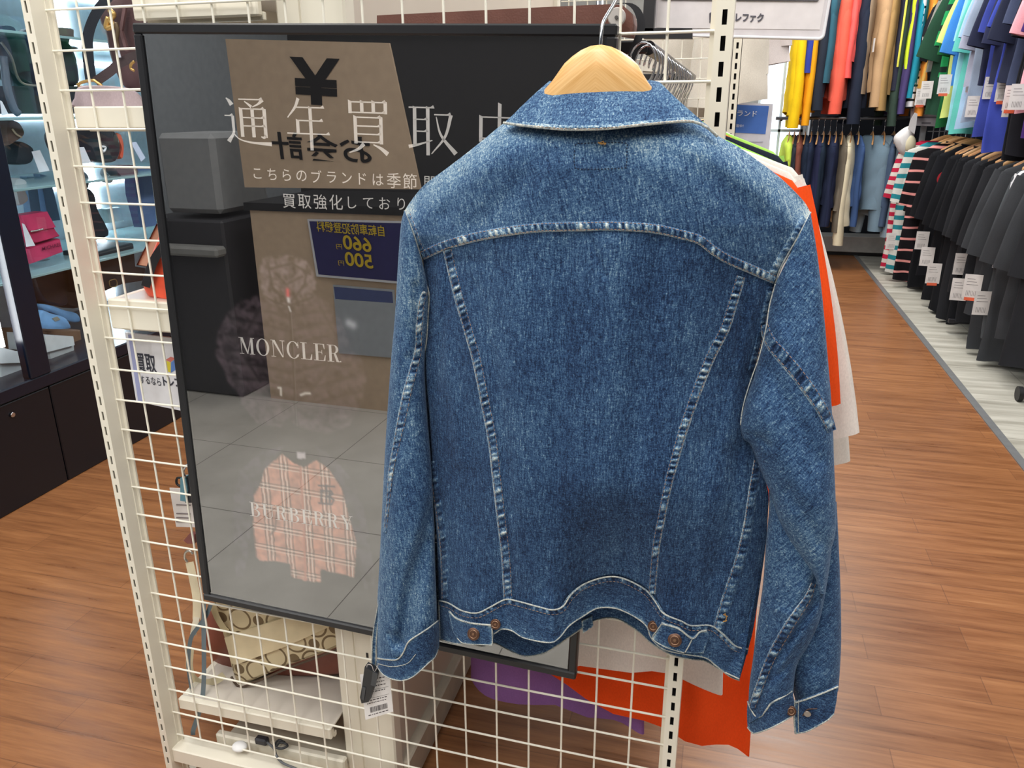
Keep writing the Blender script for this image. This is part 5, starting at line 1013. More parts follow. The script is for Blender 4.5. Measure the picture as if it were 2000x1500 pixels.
for i, (kd, c, px, L_) in enumerate(UPP):
    Y = by_px(px, XL_-.03, 110)
    tg_ = [(-.20+.04*math.sin(i*3), -.035, -.60-.07*math.sin(i*1.9), .07, .11, i % 3 == 0)] if i in (0, 2, 6, 9, 11, 13, 15, 17, 18, 20) else []
    lab_ = ULAB[kd]+{12: ', next to the slate blue one', 14: ', between the two royal blue ones', 16: ', nearest of the navy ones', 13: ', far one of the two', 15: ', near one of the two', 11: ', far one of the two', 17: ', near one of the two', 0: ', at its far end', 18: ', far one of the pair before the pink', 19: ', right before the pink ones', 20: ', its hem fully in view', 21: ', behind the crimson one'}.get(i, '')
    garment('t_shirt', 'T-shirt', lab_, c, (XRR+.01*math.sin(i*5), Y, ZRU-.118-.014), .14*math.sin(i*2.2)-.05, 'T-shirts on the upper rack', ((30, 44, 40), .12, .3) if kd == 'green' else None, tg_, hs=.205, L=L_, hw=.205, sl=.30 if i % 2 else .36, sang=.30, th=.035, seed=300+i, wav=.016, drop=.05, sr=.10, cr=.09, collar=False)
    if i > 8: hang_hanger(XRR, Y, ZRU, -.05, 'wooden hanger on the upper rail of the right rack', 'wooden hangers on the upper right rail', i % 3)
# end of the rack: white mesh, notice, cap
em = thing('end_mesh', 'small white wire stand carrying the grey notice at the end of the right rack', 'display stand', (1.28, 6.62, 0))
P0_, P1_ = ony(1800, 330, 6.6), ony(1840, 330, 6.6); b = MB()
for px in (1806,): q = ony(px, 240, 6.6); b.bev(q[0]-.02, q[0]+.02, 6.6, 6.62, .0, 1.3, .003)
b.build('post', paint((206, 204, 204), .5), em); b = MB()
for px in (1816, 1828, 1838): q = ony(px, 300, 6.6); b.tube([(q[0], 6.6, .1), (q[0], 6.6, 1.2)], .004, 6)
for k in range(12): b.tube([(P0_[0], 6.6, .2+.09*k), (P1_[0], 6.6, .2+.09*k)], .004, 6)
b.build('wires', paint((196, 196, 198), .5), em)
nb = thing('grey_notice', 'grey card notice with printed lines over the end of the right rack', 'notice', ony(1812, 226, 6.55)); yy = 6.5
MB().prism([ony(*q, yy) for q in [(1779, 206), (1838, 210), (1835, 247), (1778, 245)]], (0, .008, 0)).build('card', paint((192, 188, 194), .5), nb)
b = MB()
for x0_, x1_, y_ in ((1801, 1820, 214), (1804, 1812, 221), (1783, 1830, 229), (1800, 1818, 240)): A = ony(x0_, y_, yy-.002); B = ony(x1_, y_, yy-.002); b.box(A[0], B[0], yy-.003, yy-.002, A[2]-.006, A[2]+.004)
b.build('print', paint((120, 116, 124), .6), nb)
cp = thing('baseball_cap', 'white baseball cap hanging at the end of the right rack', 'cap', ony(1768, 275, 6.4))
def ell(c, rx, ry, rz, th0=0, th1=PI, n1=14, n2=24):
    mb = MB(); rings = []
    for i in range(n1+1):
        th = th0+(th1-th0)*i/n1; rings.append([(c[0]+rx*math.sin(th)*math.cos(2*PI*k/n2), c[1]+ry*math.sin(th)*math.sin(2*PI*k/n2), c[2]+rz*math.cos(th)) for k in range(n2)])
    return mb.loft(rings)
P = spline([(1745, 272), (1757, 256), (1776, 246), (1786, 258), (1780, 288), (1771, 305), (1757, 299)], 30, True); c_ = P.mean(0); b = MB()
b.loft([[ony(*(c_+(q-c_)*k), 6.38+dy) for q in P] for k, dy in ((.4, -.05), (.75, -.035), (.95, -.012), (1., .01), (.9, .04))]); b.build('crown', cloth((222, 220, 220)), cp, smooth=True, auto=.6)
b = MB(); b.prism([ony(*q, 6.30) for q in [(1774, 252), (1778, 236), (1787, 220), (1792, 222), (1790, 242), (1786, 262)]], (0, .012, 0)); b.build('brim', cloth((200, 198, 200)), cp)
ell(ony(1778, 282, 6.34), .035, .03, .06).build('inner_band', cloth((206, 198, 170)), cp, smooth=True)

# ================================================================== FAR WALL RACKS
YW = 6.30
fr = thing('wall_rails', 'two dark rails on the far wall carrying jackets', 'clothes rack', (.8, YW+.3, 0))
zu = 2.12; zl = ony(1650, 232, YW)[2]
for z in (zu, zl): MB().tube([(.30, YW+.32, z), (1.42, YW+.32, z)], .013, 10).build('rail', paint((120, 122, 128), .3, .8), fr, smooth=True)
b = MB()
for x_ in (.34, .9, 1.38):
    for z in (zu, zl): b.box(x_-.01, x_+.01, YW+.32, Y_FAR+.02, z-.02, z+.01)
b.build('bracket', BLK, fr)
dk = thing('wall_deck', 'low white display deck under the far wall clothes', 'deck', (1.0, YW+.6, 0)); A = onz(1655, 490, 0)
YD = float(A[1])-.25
MB().bev(.62, 1.30, YD, Y_FAR, .03, .16, .004).build('deck', paint((196, 192, 186), .5), dk); MB().box(.62, 1.30, YD+.02, Y_FAR, 0, .03).build('kick', BLK, dk)
FU = [((236, 196, 30), 1553, 240, 'bright yellow padded jacket by the window', .07), ((232, 160, 30), 1576, 235, 'amber yellow jacket beside the bright yellow one', .05), ((52, 66, 150), 1572, 130, 'royal blue jacket behind the yellow ones', .06), ((40, 46, 58), 1592, 205, 'dark padded jacket next to the yellow ones', .07), ((52, 92, 108), 1609, 150, 'teal grey jacket left of the coral one', .06), ((232, 98, 80), 1628, 212, 'coral red hooded jacket on the upper far rail', .08), ((246, 96, 92), 1650, 140, 'bright red jacket beside the coral one', .05), ((36, 42, 58), 1664, 232, 'navy coat between the red and tan jackets', .08), ((140, 120, 100), 1680, 172, 'brown jacket behind the tan one', .05), ((186, 152, 116), 1700, 198, 'tan jacket with a gathered cuff on the upper far rail', .075), ((166, 134, 88), 1723, 205, 'khaki jacket right of the tan one', .06), ((54, 70, 62), 1736, 236, 'dark green jacket right of the khaki one', .05), ((44, 46, 62), 1744, 165, 'dark track jacket with a yellow side stripe', .05), ((76, 66, 112), 1751, 212, 'purple jacket on the upper far rail', .05), ((216, 238, 60), 1761, 122, 'neon yellow jacket on the upper far rail', .04), ((222, 222, 226), 1766, 200, 'white jacket with a black grid pattern', .045), ((40, 142, 166), 1776, 180, 'turquoise jacket on the upper far rail', .06), ((240, 150, 60), 1788, 216, 'orange jacket next to the turquoise one', .05), ((216, 170, 90), 1795, 190, 'mustard jacket at the right end of the far rail', .04)]
for i, (c, px, pb, lab, th) in enumerate(FU):
    P = ony(px, 200, YW+.0); zb = ony(px, pb, YW)[2]; ztop = zu-.13; L_ = ztop-zb
    st_ = ((26, 26, 30), .05, .3) if 'grid' in lab else None
    g_ = garment('jacket', 'jacket', lab, c, (P[0]*(YW+.3)/YW*.99, YW+.32, ztop), PI/2+.12*math.sin(i*3), 'jackets on the upper rail of the far wall', st_, [(-.2, -.06, -.36, .05, .09, False)] if i in (7, 13) else [], hs=.20, L=max(.4, L_-.06), hw=.2, sl=max(.3, L_-.03), sang=.05, th=th*.75, seed=400+i, wav=.014, drop=.06, sr=.085, cr=.055, collar=False)
    if 'side stripe' in lab:
        
        for q_ in (-1, 1): MB().tube([(.21*q_, -.0, -.1), (.235*q_, -.0, -.3), (.24*q_, 0, -.55)], .007, 6).build('yellow_stripe', cloth((222, 220, 90)), g_)
FL = [((206, 232, 90), 1537, 350, 'lime green jacket at the left end of the lower far rail', .05), ((46, 50, 60), 1547, 380, 'dark jacket beside the lime one', .04), ((128, 76, 64), 1557, 380, 'brown jacket on the lower far rail', .05)]+[((34+3*(k % 3), 44+2*(k % 2), 62+5*(k % 3)), 1568+12*k, 440, 'dark navy jacket in the row on the lower far rail', .05) for k in range(6)]+[((110, 102, 90), 1640, 452, 'taupe jacket left of the cream shirt', .04), ((222, 212, 184), 1657, 478, 'cream long-sleeved shirt on the lower far rail', .065), ((60, 84, 128), 1672, 440, 'blue denim shirt right of the cream shirt', .04), ((112, 134, 150), 1700, 450, 'pale washed denim jacket with a price tag on the lower far rail', .09), ((150, 172, 188), 1722, 462, 'light blue denim jacket behind the washed one', .06), ((70, 86, 110), 1742, 440, 'dark blue jacket at the right end of the lower far rail', .05)]
for i, (c, px, pb, lab, th) in enumerate(FL):
    P = ony(px, 320, YW); zb = ony(px, pb, YW)[2]; ztop = zl-.12; L_ = ztop-zb
    m_ = DEN_IN if 0 else None
    garment('jacket', 'jacket', lab, c, (P[0]*(YW+.3)/YW*.99, YW+.32, ztop), PI/2+(.55 if 'washed' in lab else .12*math.sin(i*3)), 'garments on the lower rail of the far wall', None, [(-.14, -.075, -.32, .05, .09, False)] if 'washed' in lab else [], hs=.20, L=L_-.12, hw=.2, sl=L_-.04, sang=.05, th=th*.75, seed=450+i, wav=.014, drop=.06, sr=.085, cr=.055, collar=False)
    hang_hanger(P[0]*(YW+.3)/YW*.99, YW+.32, zl, PI/2, 'wooden hanger on the lower rail of the far wall', 'wooden hangers on the far wall', i % 3)

# ================================================================== GLASS SHOWCASE ON THE LEFT
cs = thing('glass_showcase', 'long black framed glass showcase of bags along the left side', 'showcase', (X_CASE-.3, 2.4, 0))
Z1 = float(onx(0, 792, X_CASE)[2]); Z2 = float(onx(0, 764, X_CASE)[2]); CB = paint((10, 19, 36), .3); YC0, YC1 = .9, 4.9; XB = X_CASE-.55
b = MB(); ys_ = [YC0, 1.0, float(onx(98, 760, X_CASE)[1]), 3.05, 4.1, YC1]
for y0_, y1_ in zip(ys_[:-1], ys_[1:]): b = MB(); b.bev(X_CASE-.5, X_CASE-.002, y0_+.002, y1_-.002, .0, Z1-.004, .003); b.build('drawer', paint((7, 11, 22), .4), cs)
b = MB(); b.bev(XB, X_CASE+.004, YC0, YC1, Z1, Z2, .004); b.build('sill', CB, cs)
yp = [float(onx(q, 600, X_CASE)[1]) for q in (29, 72)]
for k, (a_, c_) in enumerate([(yp[0], yp[1]), (3.05, 3.11), (4.2, 4.26)]): b = MB(); b.bev(X_CASE-.03, X_CASE+.006, a_, c_, Z2, 2.1, .003); b.build('post', CB, cs)
MB().bev(XB, X_CASE+.004, YC0, YC1, 2.1, 2.2, .004).build('header', CB, cs)
MB().box(XB-.02, XB, YC0, YC1, Z1, 2.1).build('back_panel', paint((206, 216, 224), .35), cs)
b = MB()
for z in (.688, .96, 1.17, 1.42, 1.65): b = MB(); b.bev(XB+.01, X_CASE-.05, YC0, YC1, z-.008, z, .001); b.build('glass_shelf', paint((140, 172, 176), .12, 0, .02), cs)
for y_ in (yp[0]-.03,): b = MB(); b.bev(X_CASE-.052, X_CASE-.036, y_-.012, y_, .50, 2.05, .001); b.build('led_strip', emit((255, 255, 255), 16.), cs)
b = MB()
for y_ in (2.9, 4.0): b.box(XB+.005, XB+.015, y_, y_+.02, .4, 2.05)
b.build('led_strip', emit((240, 250, 255), 22.), cs)
b = MB()
for z in (.70, .972, 1.18, 1.43): b.box(XB+.001, XB+.008, 2.0, 4.8, z+.19, z+.196)
b.build('led_strip', emit((226, 242, 255), 16.), cs)
MB().add([(X_CASE-.001, YC0, Z2), (X_CASE-.001, YC1, Z2), (X_CASE-.001, YC1, 2.1), (X_CASE-.001, YC0, 2.1)], [(0, 1, 2, 3)]).build('glass_front', glassm('case_glass', .05, (.88, .93, .96, 1)), cs)
MB().disc((X_CASE+.001, float(onx(24, 810, X_CASE)[1]), float(onx(24, 810, X_CASE)[2])), (1, 0, 0), .008, .003, 16).build('lock', METAL, cs)
# goods in the case; traced on a plane inside the case and given their own thickness
def cx(px, py, X): return onx(px, py, X)
def good(name, cat, label, px, X, mat, th=.09, group='goods in the glass showcase', rnd=True):
    P = spline(px, 44, True) if rnd else np.array(px, float); t_ = thing(name, label, cat, cx(*P.mean(0), X)); b = MB(); c_ = P.mean(0)
    rings = []
    for k, dx in ((.90, .0), (.97, -.006), (1., -.02), (1., -th+.02), (.97, -th+.006), (.9, -th)):
        rings.append([cx(*(c_+(q-c_)*k), X)+np.array([dx, 0, 0]) for q in P])
    b.loft(rings); b.build('body', mat, t_, smooth=True, auto=.7); return t_
def strap_(t_, name, px, X, r, mat, n=30): b = MB(); b.tube([cx(q[0], q[1], X) for q in spline(px, n)], r, 8); return b.build(name, mat, t_, smooth=True)
def tagc(t_, px, X, nm='price_tag', c=(224, 228, 236)): b = MB(); b.prism([cx(q[0], q[1], X) for q in px], (-.001, 0, 0)); return b.build(nm, paint(c, .5), t_)
XI = X_CASE-.12
t = good('black_shoulder_bag', 'shoulder bag', 'black shoulder bag with a chain strap behind the left post', [(2, 74), (90, 78), (135, 82), (150, 110), (158, 165), (120, 168), (60, 168), (4, 120)], XI-.03, leather((38, 44, 54)))
strap_(t, 'chain_strap', [(2, 82), (22, 112), (34, 150), (50, 165), (90, 167), (118, 165)], XI, .004, paint((150, 146, 136), .3, .8))
MB().prism([cx(*q, XI-.02) for q in [(8, 168), (160, 168), (162, 222), (4, 222)]], (-.06, 0, 0)).build('lower_panel', leather((28, 32, 42)), t)
strap_(t, 'tassel', [(6, 110), (14, 170), (26, 210), (36, 222)], XI+.005, .012, leather((84, 96, 110)))
t = good('dark_grey_bag', 'bag', 'slate grey rounded bag seen through the mesh beside the left post', [(112, 80), (132, 78), (144, 96), (152, 120), (156, 158), (150, 168), (118, 168)], XI-.06, leather((62, 74, 86)))
t = good('blue_pouch', 'pouch', 'small navy blue pouch at the left edge of the photo', [(0, 52), (28, 52), (32, 74), (0, 76)], XI-.1, leather((30, 44, 84)), .05)
t = good('beige_wallet', 'wallet', 'taupe box bag standing behind the slate grey bag', [(60, 56), (140, 54), (148, 70), (156, 96), (110, 96), (60, 80)], XI-.2, leather((130, 112, 104)), .05)
t = good('brown_box_bag', 'bag', 'small brown box bag under the black chain bag', [(14, 238), (34, 236), (46, 250), (48, 264), (30, 278), (16, 282)], XI, leather((88, 72, 66)), .07)
strap_(t, 'handle', [(24, 252), (32, 262), (42, 268)], XI+.004, .003, paint((206, 192, 170), .3, .6))
t = good('black_pouch', 'pouch', 'black pouch next to the brown box bag', [(40, 276), (66, 290), (62, 318), (34, 320), (34, 300)], XI-.04, leather((36, 44, 52)), .06)
t = thing('case_price_tag', 'tall white price tag leaning on the shelf under the chain bag', 'price tag', cx(78, 314, XI), 'price tags in the showcase'); tagc(t, [(62, 296), (78, 293), (97, 333), (77, 337)], XI, 'card')
t = thing('case_price_tag', 'white price tag at the left edge below the chain bag', 'price tag', cx(8, 210, XI), 'price tags in the showcase'); tagc(t, [(0, 196), (4, 198), (16, 222), (4, 226)], XI+.02, 'card')
t = thing('folded_jeans', 'pale blue denim legs hanging in the case behind the pink wallet', 'jeans', cx(70, 390, XI-.2), 'goods in the glass showcase')
for q in ([(52, 345), (70, 345), (82, 430), (62, 430)], [(78, 340), (98, 345), (118, 430), (95, 432)]): b = MB(); b.prism([cx(*k, XI-.25) for k in q], (-.03, 0, 0)); b.build('leg', cloth((128, 150, 176)), t)
t = good('grey_bird_figure', 'ornament', 'small white and grey ornament on the glass shelf left of the post', [(30, 350), (52, 352), (50, 372), (56, 392), (40, 402), (34, 385)], XI-.05, paint((196, 204, 208), .4), .05)
# pink wallet with its flap and lower tray
t = good('pink_wallet', 'wallet', 'bright pink leather wallet on a pink box in the glass case', [(42, 421), (92, 413), (98, 424), (112, 452), (120, 462), (72, 476), (60, 474), (46, 440)], XI, leather((196, 52, 96), .5), .07, rnd=False)
b = MB(); b.prism([cx(*q, XI+.006) for q in [(42, 421), (92, 413), (109, 444), (64, 452), (56, 450)]], (-.006, 0, 0)); b.build('flap', leather((206, 60, 106), .5), t); strap_(t, 'metal_lettering', [(60, 452), (72, 450), (84, 447)], XI+.010, .0028, paint((206, 206, 200), .25, .9))
tagc(t, [(43, 436), (48, 438), (69, 480), (52, 482)], XI+.012)
t = good('pink_box', 'box', 'long pink box under the pink wallet', [(54, 486), (120, 466), (126, 492), (62, 516)], XI, leather((190, 56, 96), .5), .1, rnd=False)
b = MB(); A_ = cx(83, 490, XI+.004); B_ = cx(120, 480, XI+.004); text_on(b, 'MICHAEL', A_, B_, .012, PZ, (0, 0, 0), .01); b.build('lettering', paint((110, 24, 56), .5), t)
t = good('dark_handbag', 'handbag', 'dark handbag in shadow under the pink box', [(66, 520), (118, 508), (128, 560), (134, 596), (92, 590), (72, 560)], XI-.1, leather((34, 30, 42)), .1)
t = good('black_ring_bag', 'bag', 'black bag with pale ring buckles behind the left post', [(112, 520), (140, 512), (150, 560), (160, 600), (132, 596), (118, 560)], XI-.12, leather((22, 26, 34)), .08)
sh = thing('blue_flat_shoe', 'light blue pointed flat shoe nearest the glass on the brown box', 'shoe', cx(110, 630, XI), 'pair of light blue flat shoes')
def shoe(root, L_, X):
    P = [cx(x_, y_, X) for x_, y_ in L_]; b = MB(); rings = []
    sp_ = spline(P, 40, True); c_ = sp_.mean(0)
    for k, dx in ((.86, .004), (.97, 0), (1., -.006), (1., -.05), (.9, -.06)): rings.append([c_+(q-c_)*k+np.array([dx, 0, 0]) for q in sp_])
    b.loft(rings); b.build('upper', leather((116, 172, 226), .5), root, smooth=True)
shoe(sh, [(80, 606), (100, 612), (126, 620), (138, 636), (136, 642), (110, 643), (86, 641), (78, 630)], XI)
b = MB(); b.prism([cx(*q, XI+.006) for q in [(102, 622), (112, 618), (118, 624), (108, 628)]], (-.003, 0, 0)); b.build('buckle', paint((160, 168, 160), .4, .4), sh)
sh2 = thing('blue_flat_shoe', 'light blue flat shoe behind the nearer one on the brown box', 'shoe', cx(130, 615, XI-.1), 'pair of light blue flat shoes'); shoe(sh2, [(76, 594), (98, 596), (126, 606), (150, 612), (158, 626), (150, 630), (128, 626), (104, 612), (84, 606)], XI-.09)
t = good('brown_box', 'box', 'brown shoe box under the light blue shoes', [(88, 646), (160, 644), (166, 690), (92, 702)], XI-.07, paint((134, 104, 82), .7), .2, rnd=False)
t = good('white_shoe_box', 'box', 'white shoe box with a lid in front of the brown box', [(92, 672), (146, 662), (148, 700), (100, 720)], XI+.01, paint((200, 206, 208), .6), .14, rnd=False)
MB().prism([cx(*q, XI+.022) for q in [(88, 654), (143, 657), (146, 674), (92, 688)]], (-.16, 0, 0)).build('lid', paint((214, 220, 222), .6), t)
t = good('white_shoe_box', 'box', 'white shoe box at the left edge below the light strip', [(0, 700), (56, 702), (60, 738), (0, 756)], XI+.01, paint((196, 204, 208), .6), .14, rnd=False)
MB().prism([cx(*q, XI+.022) for q in [(0, 678), (50, 690), (56, 708), (0, 710)]], (-.16, 0, 0)).build('lid', paint((212, 220, 224), .6), t)
# seen through the mesh, further along the case
X2 = X_CASE-.1
t = good('black_handbag', 'handbag', 'black handbag with a white emblem seen through the mesh', [(140, 258), (190, 250), (226, 256), (238, 285), (232, 312), (214, 318), (176, 312), (150, 300)], X2, leather((30, 34, 44)), .12)
strap_(t, 'emblem', [(196, 288), (202, 296), (206, 288), (198, 286)], X2+.012, .004, paint((226, 226, 230), .4)); tagc(t, [(147, 288), (164, 287), (178, 318), (160, 320)], X2+.02)
t = good('orange_pouch', 'pouch', 'orange pouch beside the black emblem handbag', [(228, 262), (236, 262), (242, 284), (240, 310), (234, 306), (238, 288)], X2-.02, leather((240, 104, 70)), .05)
t = good('patterned_pouch', 'pouch', 'brown and silver pouch with a charm below the emblem handbag', [(226, 326), (262, 322), (272, 336), (262, 348), (236, 344)], X2, leather((92, 76, 84)), .05)
t = thing('case_price_tag', 'pale blue price tag beside the poster edge in the case', 'price tag', cx(268, 296, X2), 'price tags in the showcase'); tagc(t, [(255, 278), (266, 277), (284, 308), (276, 316)], X2+.02, 'card', (206, 216, 240))
t = thing('denim_trousers', 'blue denim trousers hanging in the case beside the poster edge', 'trousers', cx(285, 400, X2-.1), 'goods in the glass showcase')
b = MB(); b.prism([cx(*k, X2-.1) for k in [(262, 330), (296, 326), (306, 440), (282, 444), (266, 380)]], (-.05, 0, 0)); b.build('leg', cloth((98, 118, 158)), t)
t = good('black_boot', 'boot', 'black ankle boot standing on the glass shelf behind the mesh', [(160, 372), (182, 372), (192, 410), (208, 440), (214, 462), (180, 466), (172, 420)], X2, leather((24, 30, 38)), .08)
strap_(t, 'buckle', [(164, 394), (170, 400), (168, 416), (162, 418)], X2+.012, .004, paint((190, 170, 110), .3, .8)); tagc(t, [(166, 442), (174, 440), (192, 480), (178, 486)], X2+.02)
t = good('grey_handle_bag', 'bag', 'grey bag with an arched handle behind the left post of the mesh', [(148, 330), (168, 336), (176, 352), (170, 372), (150, 376)], X2-.05, leather((86, 98, 110)), .05)
t = good('black_leather_bag', 'bag', 'large black leather bag with a buckle behind the shelf corner', [(190, 492), (262, 474), (266, 520), (288, 524), (286, 548), (240, 556), (196, 574)], X2, leather((18, 22, 30)), .16, rnd=False)
strap_(t, 'buckle', [(214, 548), (226, 546), (228, 558), (216, 560), (213, 549)], X2+.012, .002, paint((150, 130, 90), .3, .8))
t = good('white_vase', 'vase', 'white pointed ornament in the case through the mesh', [(214, 330), (222, 330), (222, 350), (218, 358), (212, 350)], X2-.1, paint((236, 240, 240), .4), .04)
t = good('glass_block_stand', 'display stand', 'clear block stand on the glass shelf near the poster', [(206, 408), (236, 404), (244, 432), (214, 436)], X2-.2, paint((206, 226, 226), .1), .05, rnd=False)

# ================================================================== BAGS ON THE SHELVES BEHIND THE MESH
YG = 1.06
def gy(q, Y=YG): return ony(q[0], q[1], Y)
def ybag(name, cat, label, px, Y, mat, th=.08, rnd=True, group='bags on the cream shelves'):
    P = spline(px, 44, True) if rnd else np.array(px, float); t_ = thing(name, label, cat, gy(P.mean(0), Y), group); c_ = P.mean(0); b = MB()
    b.loft([[gy(c_+(q-c_)*k, Y+dy) for q in P] for k, dy in ((.93, 0), (.985, .005), (1., .016), (1., th-.016), (.985, th-.005), (.93, th))]); b.build('body', mat, t_, smooth=True, auto=.7); return t_
def ytube(t_, name, px, Y, r, mat, n=30, flat=None):
    b = MB(); cpts = spline(px, n)
    if flat is None: b.tube([gy(q, Y) for q in cpts], r, 8)
    else:
        T_ = np.gradient(cpts, axis=0); T_ /= np.hypot(T_[:, 0], T_[:, 1])[:, None]; N_ = np.stack([-T_[:, 1], T_[:, 0]], 1)
        b.loft([[gy(c_+n_*s_, Y+dy) for s_, dy in ((-flat, 0), (flat, 0), (flat, .004), (-flat, .004))] for c_, n_ in zip(cpts, N_)])
    return b.build(name, mat, t_, smooth=flat is None)
t = ybag('brown_leather_bag', 'handbag', 'dark brown leather handbag hanging behind the top left corner of the poster', [(204, 10), (250, -20), (330, -10), (340, 60), (330, 120), (300, 168), (262, 180), (236, 160), (216, 110), (206, 60), (194, 36)], 1.10, leather((92, 70, 72)), .10)
BR = leather((70, 58, 60)); GLD = paint((212, 176, 110), .3, .7)
ytube(t, 'black_strap', [(214, -10), (186, 30), (172, 70), (172, 110), (178, 160)], 1.075, .004, leather((26, 34, 46)), flat=11)
ytube(t, 'handle', [(280, 104), (240, 120), (212, 142), (186, 160)], 1.065, .004, BR, flat=10)
ytube(t, 'gold_buckle', [(151, 166), (162, 160), (182, 157), (188, 160), (200, 170), (176, 172), (154, 170)], 1.062, .0022, GLD)
ytube(t, 'gold_ring', [(262, 120), (256, 126), (256, 134), (262, 138)], 1.05, .002, GLD)
ytube(t, 'gold_clasp', [(214, 20), (222, 28), (216, 40), (222, 50), (208, 54), (212, 34)], 1.07, .004, GLD)
ytube(t, 'charm_chain', [(226, 44), (230, 60), (228, 78), (232, 96)], 1.07, .003, paint((120, 104, 84), .35, .6))
b = MB(); b.prism([gy(q, 1.06) for q in [(226, 98), (232, 97), (236, 112), (228, 113)]], (0, .001, 0)); b.build('price_tag', paint((216, 222, 236), .5), t)
b = MB(); b.prism([gy(q, 1.09) for q in [(240, 12), (246, 12), (238, 60), (250, 100), (244, 100), (232, 60)]], (0, .004, 0)); b.build('seam', leather((120, 92, 94)), t)
t = ybag('orange_bag', 'bag', 'orange bag with a black band standing on the middle shelf', [(318, 450), (350, 455), (360, 580), (300, 582), (284, 568), (279, 546), (290, 515)], float(onz(305, 582, .924)[1]), leather((238, 92, 62)), .10)
ytube(t, 'black_band', [(284, 560), (300, 510), (326, 470)], float(onz(305, 582, .924)[1])-.008, .004, leather((26, 26, 32)), flat=9)
t = ybag('tan_card', 'card', 'tan board leaning behind the orange bag', [(306, 436), (345, 430), (352, 566), (322, 569), (300, 522), (266, 518)], 1.062, paint((206, 162, 136), .6), .012, rnd=False)
t = ybag('folded_garment', 'clothing', 'pale mauve folded goods on the high cream shelf behind the mesh', [(160, 168), (250, 172), (280, 196), (276, 212), (150, 212), (146, 190)], 1.0, cloth((180, 164, 170)), .12)
# bottom: monogram bag, brown bag, straps, tags
def mono(): # cream canvas with brown interlocking ring pattern
    s = NT('monogram_canvas'); p = s.principled(.7); v = s.obj()
    rt = s.map(v, (1, 1, 1), (0, .75, 0)); x = s.n('ShaderNodeSeparateXYZ'); s.l(rt, x.inputs[0])
    def cell(ox, oz, per=.058):
        fx = s.math('SUBTRACT', s.math('FRACT', s.math('ADD', s.math('DIVIDE', x.outputs[0], per), ox)), .5); fz = s.math('SUBTRACT', s.math('FRACT', s.math('ADD', s.math('DIVIDE', x.outputs[2], per*.8), oz)), .5)
        return s.math('SQRT', s.math('ADD', s.math('MULTIPLY', fx, fx), s.math('MULTIPLY', s.math('MULTIPLY', fz, fz), .7)))
    d1, d2 = cell(0, 0), cell(.5, .5); line = s.math('LESS_THAN', s.math('ABSOLUTE', s.math('SUBTRACT', d1, .36)), .035); blob = s.math('LESS_THAN', d2, .19)
    mx = s.n('ShaderNodeMix', data_type='RGBA'); s.l(s.math('MAXIMUM', line, blob), mx.inputs[0]); mx.inputs[6].default_value = lin((214, 198, 162)); mx.inputs[7].default_value = lin((120, 100, 72)); s.l(mx.outputs[2], p.inputs['Base Color']); return s.m
t = ybag('brown_tote', 'handbag', 'reddish brown leather bag lying behind the monogram bag on the lowest shelf', [(392, 1215), (430, 1180), (560, 1200), (724, 1226), (724, 1300), (640, 1318), (520, 1320), (462, 1312), (420, 1296), (404, 1262)], float(onz(540, 1319, .191)[1]), leather((128, 70, 56)), .14)
t = ybag('monogram_bag', 'handbag', 'cream canvas bag with a brown ring pattern on the lowest shelf', [(410, 1150), (620, 1165), (735, 1200), (712, 1238), (640, 1272), (560, 1300), (480, 1334), (464, 1338), (452, 1300), (440, 1250), (424, 1200)], float(onz(472, 1338, .191)[1]), mono(), .04, rnd=False)
b = MB(); b.prism([gy(q, 1.020) for q in [(438, 1246), (560, 1205), (664, 1214), (640, 1226), (560, 1262), (462, 1298), (452, 1296)]], (0, .004, 0)); b.build('cream_panel', leather((224, 208, 172)), t)
ytube(t, 'cream_handle', [(414, 1180), (424, 1206), (436, 1226), (444, 1234)], 1.014, .004, leather((206, 190, 150)), flat=6)
ytube(t, 'piping', [(452, 1322), (462, 1338), (480, 1340), (560, 1306), (660, 1268), (724, 1236)], 1.021, .0022, leather((80, 62, 48)))
YT = .992
t = thing('cream_shoulder_strap', 'cream bag strap with a metal ring hanging beside the poster', 'strap', gy((372, 1150), YT))
ytube(t, 'ring', [(366, 1098), (361, 1090), (362, 1080), (370, 1076), (377, 1082)], YT, .0022, paint((196, 190, 180), .25, .8)); ytube(t, 'webbing', [(370, 1098), (377, 1130), (384, 1170), (384, 1210)], YT, .003, leather((228, 216, 186)), flat=8)
ytube(t, 'strap_end', [(384, 1205), (380, 1225), (377, 1240)], YT-.001, .003, leather((232, 224, 204)), flat=6); ytube(t, 'dark_lining', [(372, 1120), (380, 1160), (386, 1200)], YT+.01, .002, leather((92, 56, 46)), flat=3)
ytube(t, 'cream_loop', [(372, 1268), (370, 1300), (376, 1322), (392, 1333), (420, 1330), (438, 1318)], YT+.02, .003, leather((216, 204, 170)), flat=7)
t = thing('blue_grey_strap', 'blue-grey cord strap looping down from the poster corner', 'strap', gy((390, 1300), YT))
ytube(t, 'cord', [(412, 1180), (402, 1204), (386, 1226), (372, 1250), (368, 1300), (374, 1345)], YT-.004, .003, leather((96, 112, 122)), 40, flat=4); ytube(t, 'cord', [(398, 1176), (398, 1240), (398, 1330), (392, 1380), (378, 1424), (377, 1436)], YT-.008, .003, leather((104, 120, 130)), 40, flat=4.5)
t = thing('teal_security_tag', 'small teal and black security tag with a white price tag left of the poster', 'security tag', gy((360, 960), YT)); 
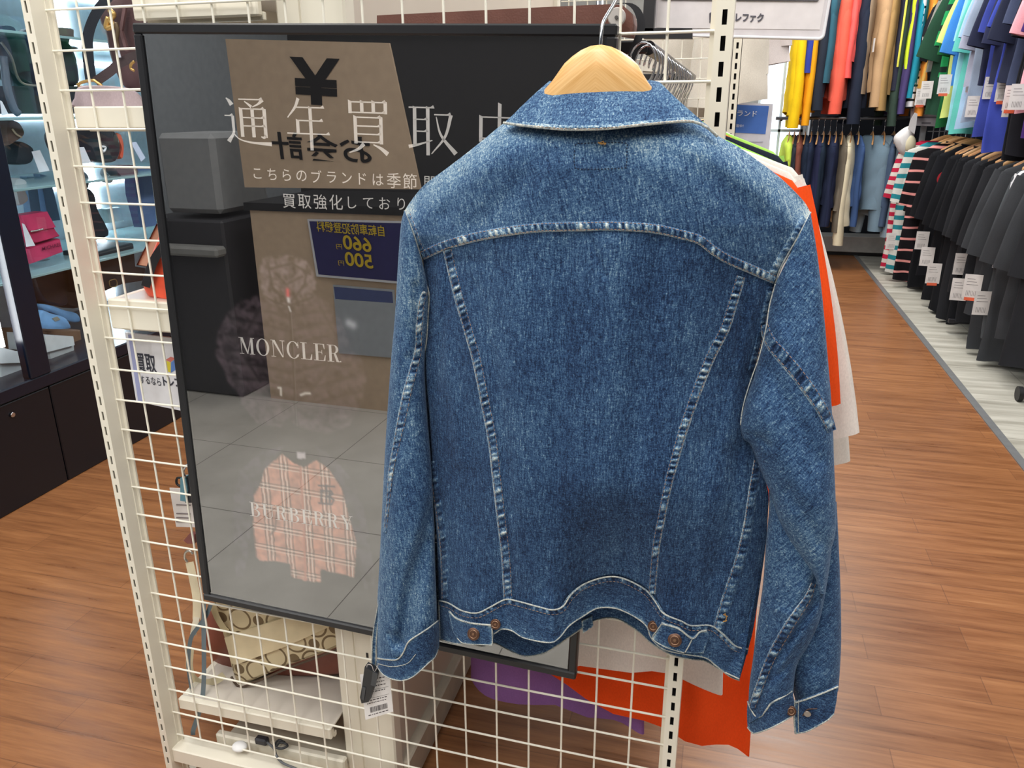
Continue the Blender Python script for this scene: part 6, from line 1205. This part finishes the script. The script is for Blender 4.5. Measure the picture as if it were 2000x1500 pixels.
b = MB(); b.prism([gy(q, YT) for q in [(352, 934), (362, 932), (366, 958), (364, 980), (352, 978)]], (0, .012, 0)); b.build('case', paint((98, 144, 160), .45), t); b = MB(); b.prism([gy(q, YT+.003) for q in [(362, 932), (378, 936), (380, 982), (362, 982)]], (0, .012, 0)); b.build('black_case', paint((34, 34, 42), .45), t)
b = MB(); b.prism([gy(q, YT+.02) for q in [(331, 953), (380, 955), (384, 1030), (344, 1029)]], (0, .001, 0)); c_ = b.build('price_card', paint((230, 224, 222), .6), t)
b = MB()
for y_ in (985, 1002, 1010, 1018): b.prism([gy(q, YT+.019) for q in [(344, y_), (372, y_+1), (372, y_+3), (344, y_+2)]], (0, .0005, 0))
b.build('print', paint((130, 120, 122), .6), c_); ytube(t, 'metal_link', [(362, 932), (358, 920), (366, 908), (370, 922)], YT, .002, METAL); ytube(t, 'loop', [(352, 950), (345, 944), (346, 934), (354, 933)], YT+.005, .002, BLK)
t = thing('pink_leather_tab', 'small reddish leather tab peeking out left of the poster', 'tab', gy((368, 1052), YT)); b = MB(); b.prism([gy(q, YT+.01) for q in [(358, 1056), (372, 1040), (380, 1044), (380, 1062), (366, 1062)]], (0, .006, 0)); b.build('tab', leather((132, 76, 74)), t)
# loose cable and scrap on the base deck
cb = thing('black_cable', 'coiled black cable with a connector on the base deck', 'cable', gy((520, 1460), 1.03))
q0 = lambda x_, y_: onz(x_, y_, .115 if y_ < 1480 else .108)
b = MB(); b.tube([q0(*q) for q in spline([(522, 1450), (535, 1462), (540, 1476), (552, 1490), (575, 1500), (590, 1508)], 30)], .0022, 8); b.build('cord', paint((96, 98, 102), .5), cb, smooth=True)
b = MB(); b.tube([q0(*q) for q in spline([(536, 1462), (548, 1450), (562, 1456), (550, 1462), (536, 1458), (544, 1446), (556, 1450)], 30)], .0022, 8); b.build('coil', paint((60, 62, 66), .5), cb, smooth=True)
A = q0(512, 1446); MB().bev(A[0]-.013, A[0]+.011, A[1]-.006, A[1]+.008, A[2]-.008, A[2]+.006, .003).build('connector', paint((48, 48, 54), .5), cb)
t = thing('white_scrap', 'crumpled white paper scrap on the base deck', 'paper', onz(468, 1456, .11)); ell(onz(468, 1458, .112), .014, .012, .007).build('paper', paint((236, 236, 236), .7), t, smooth=False)
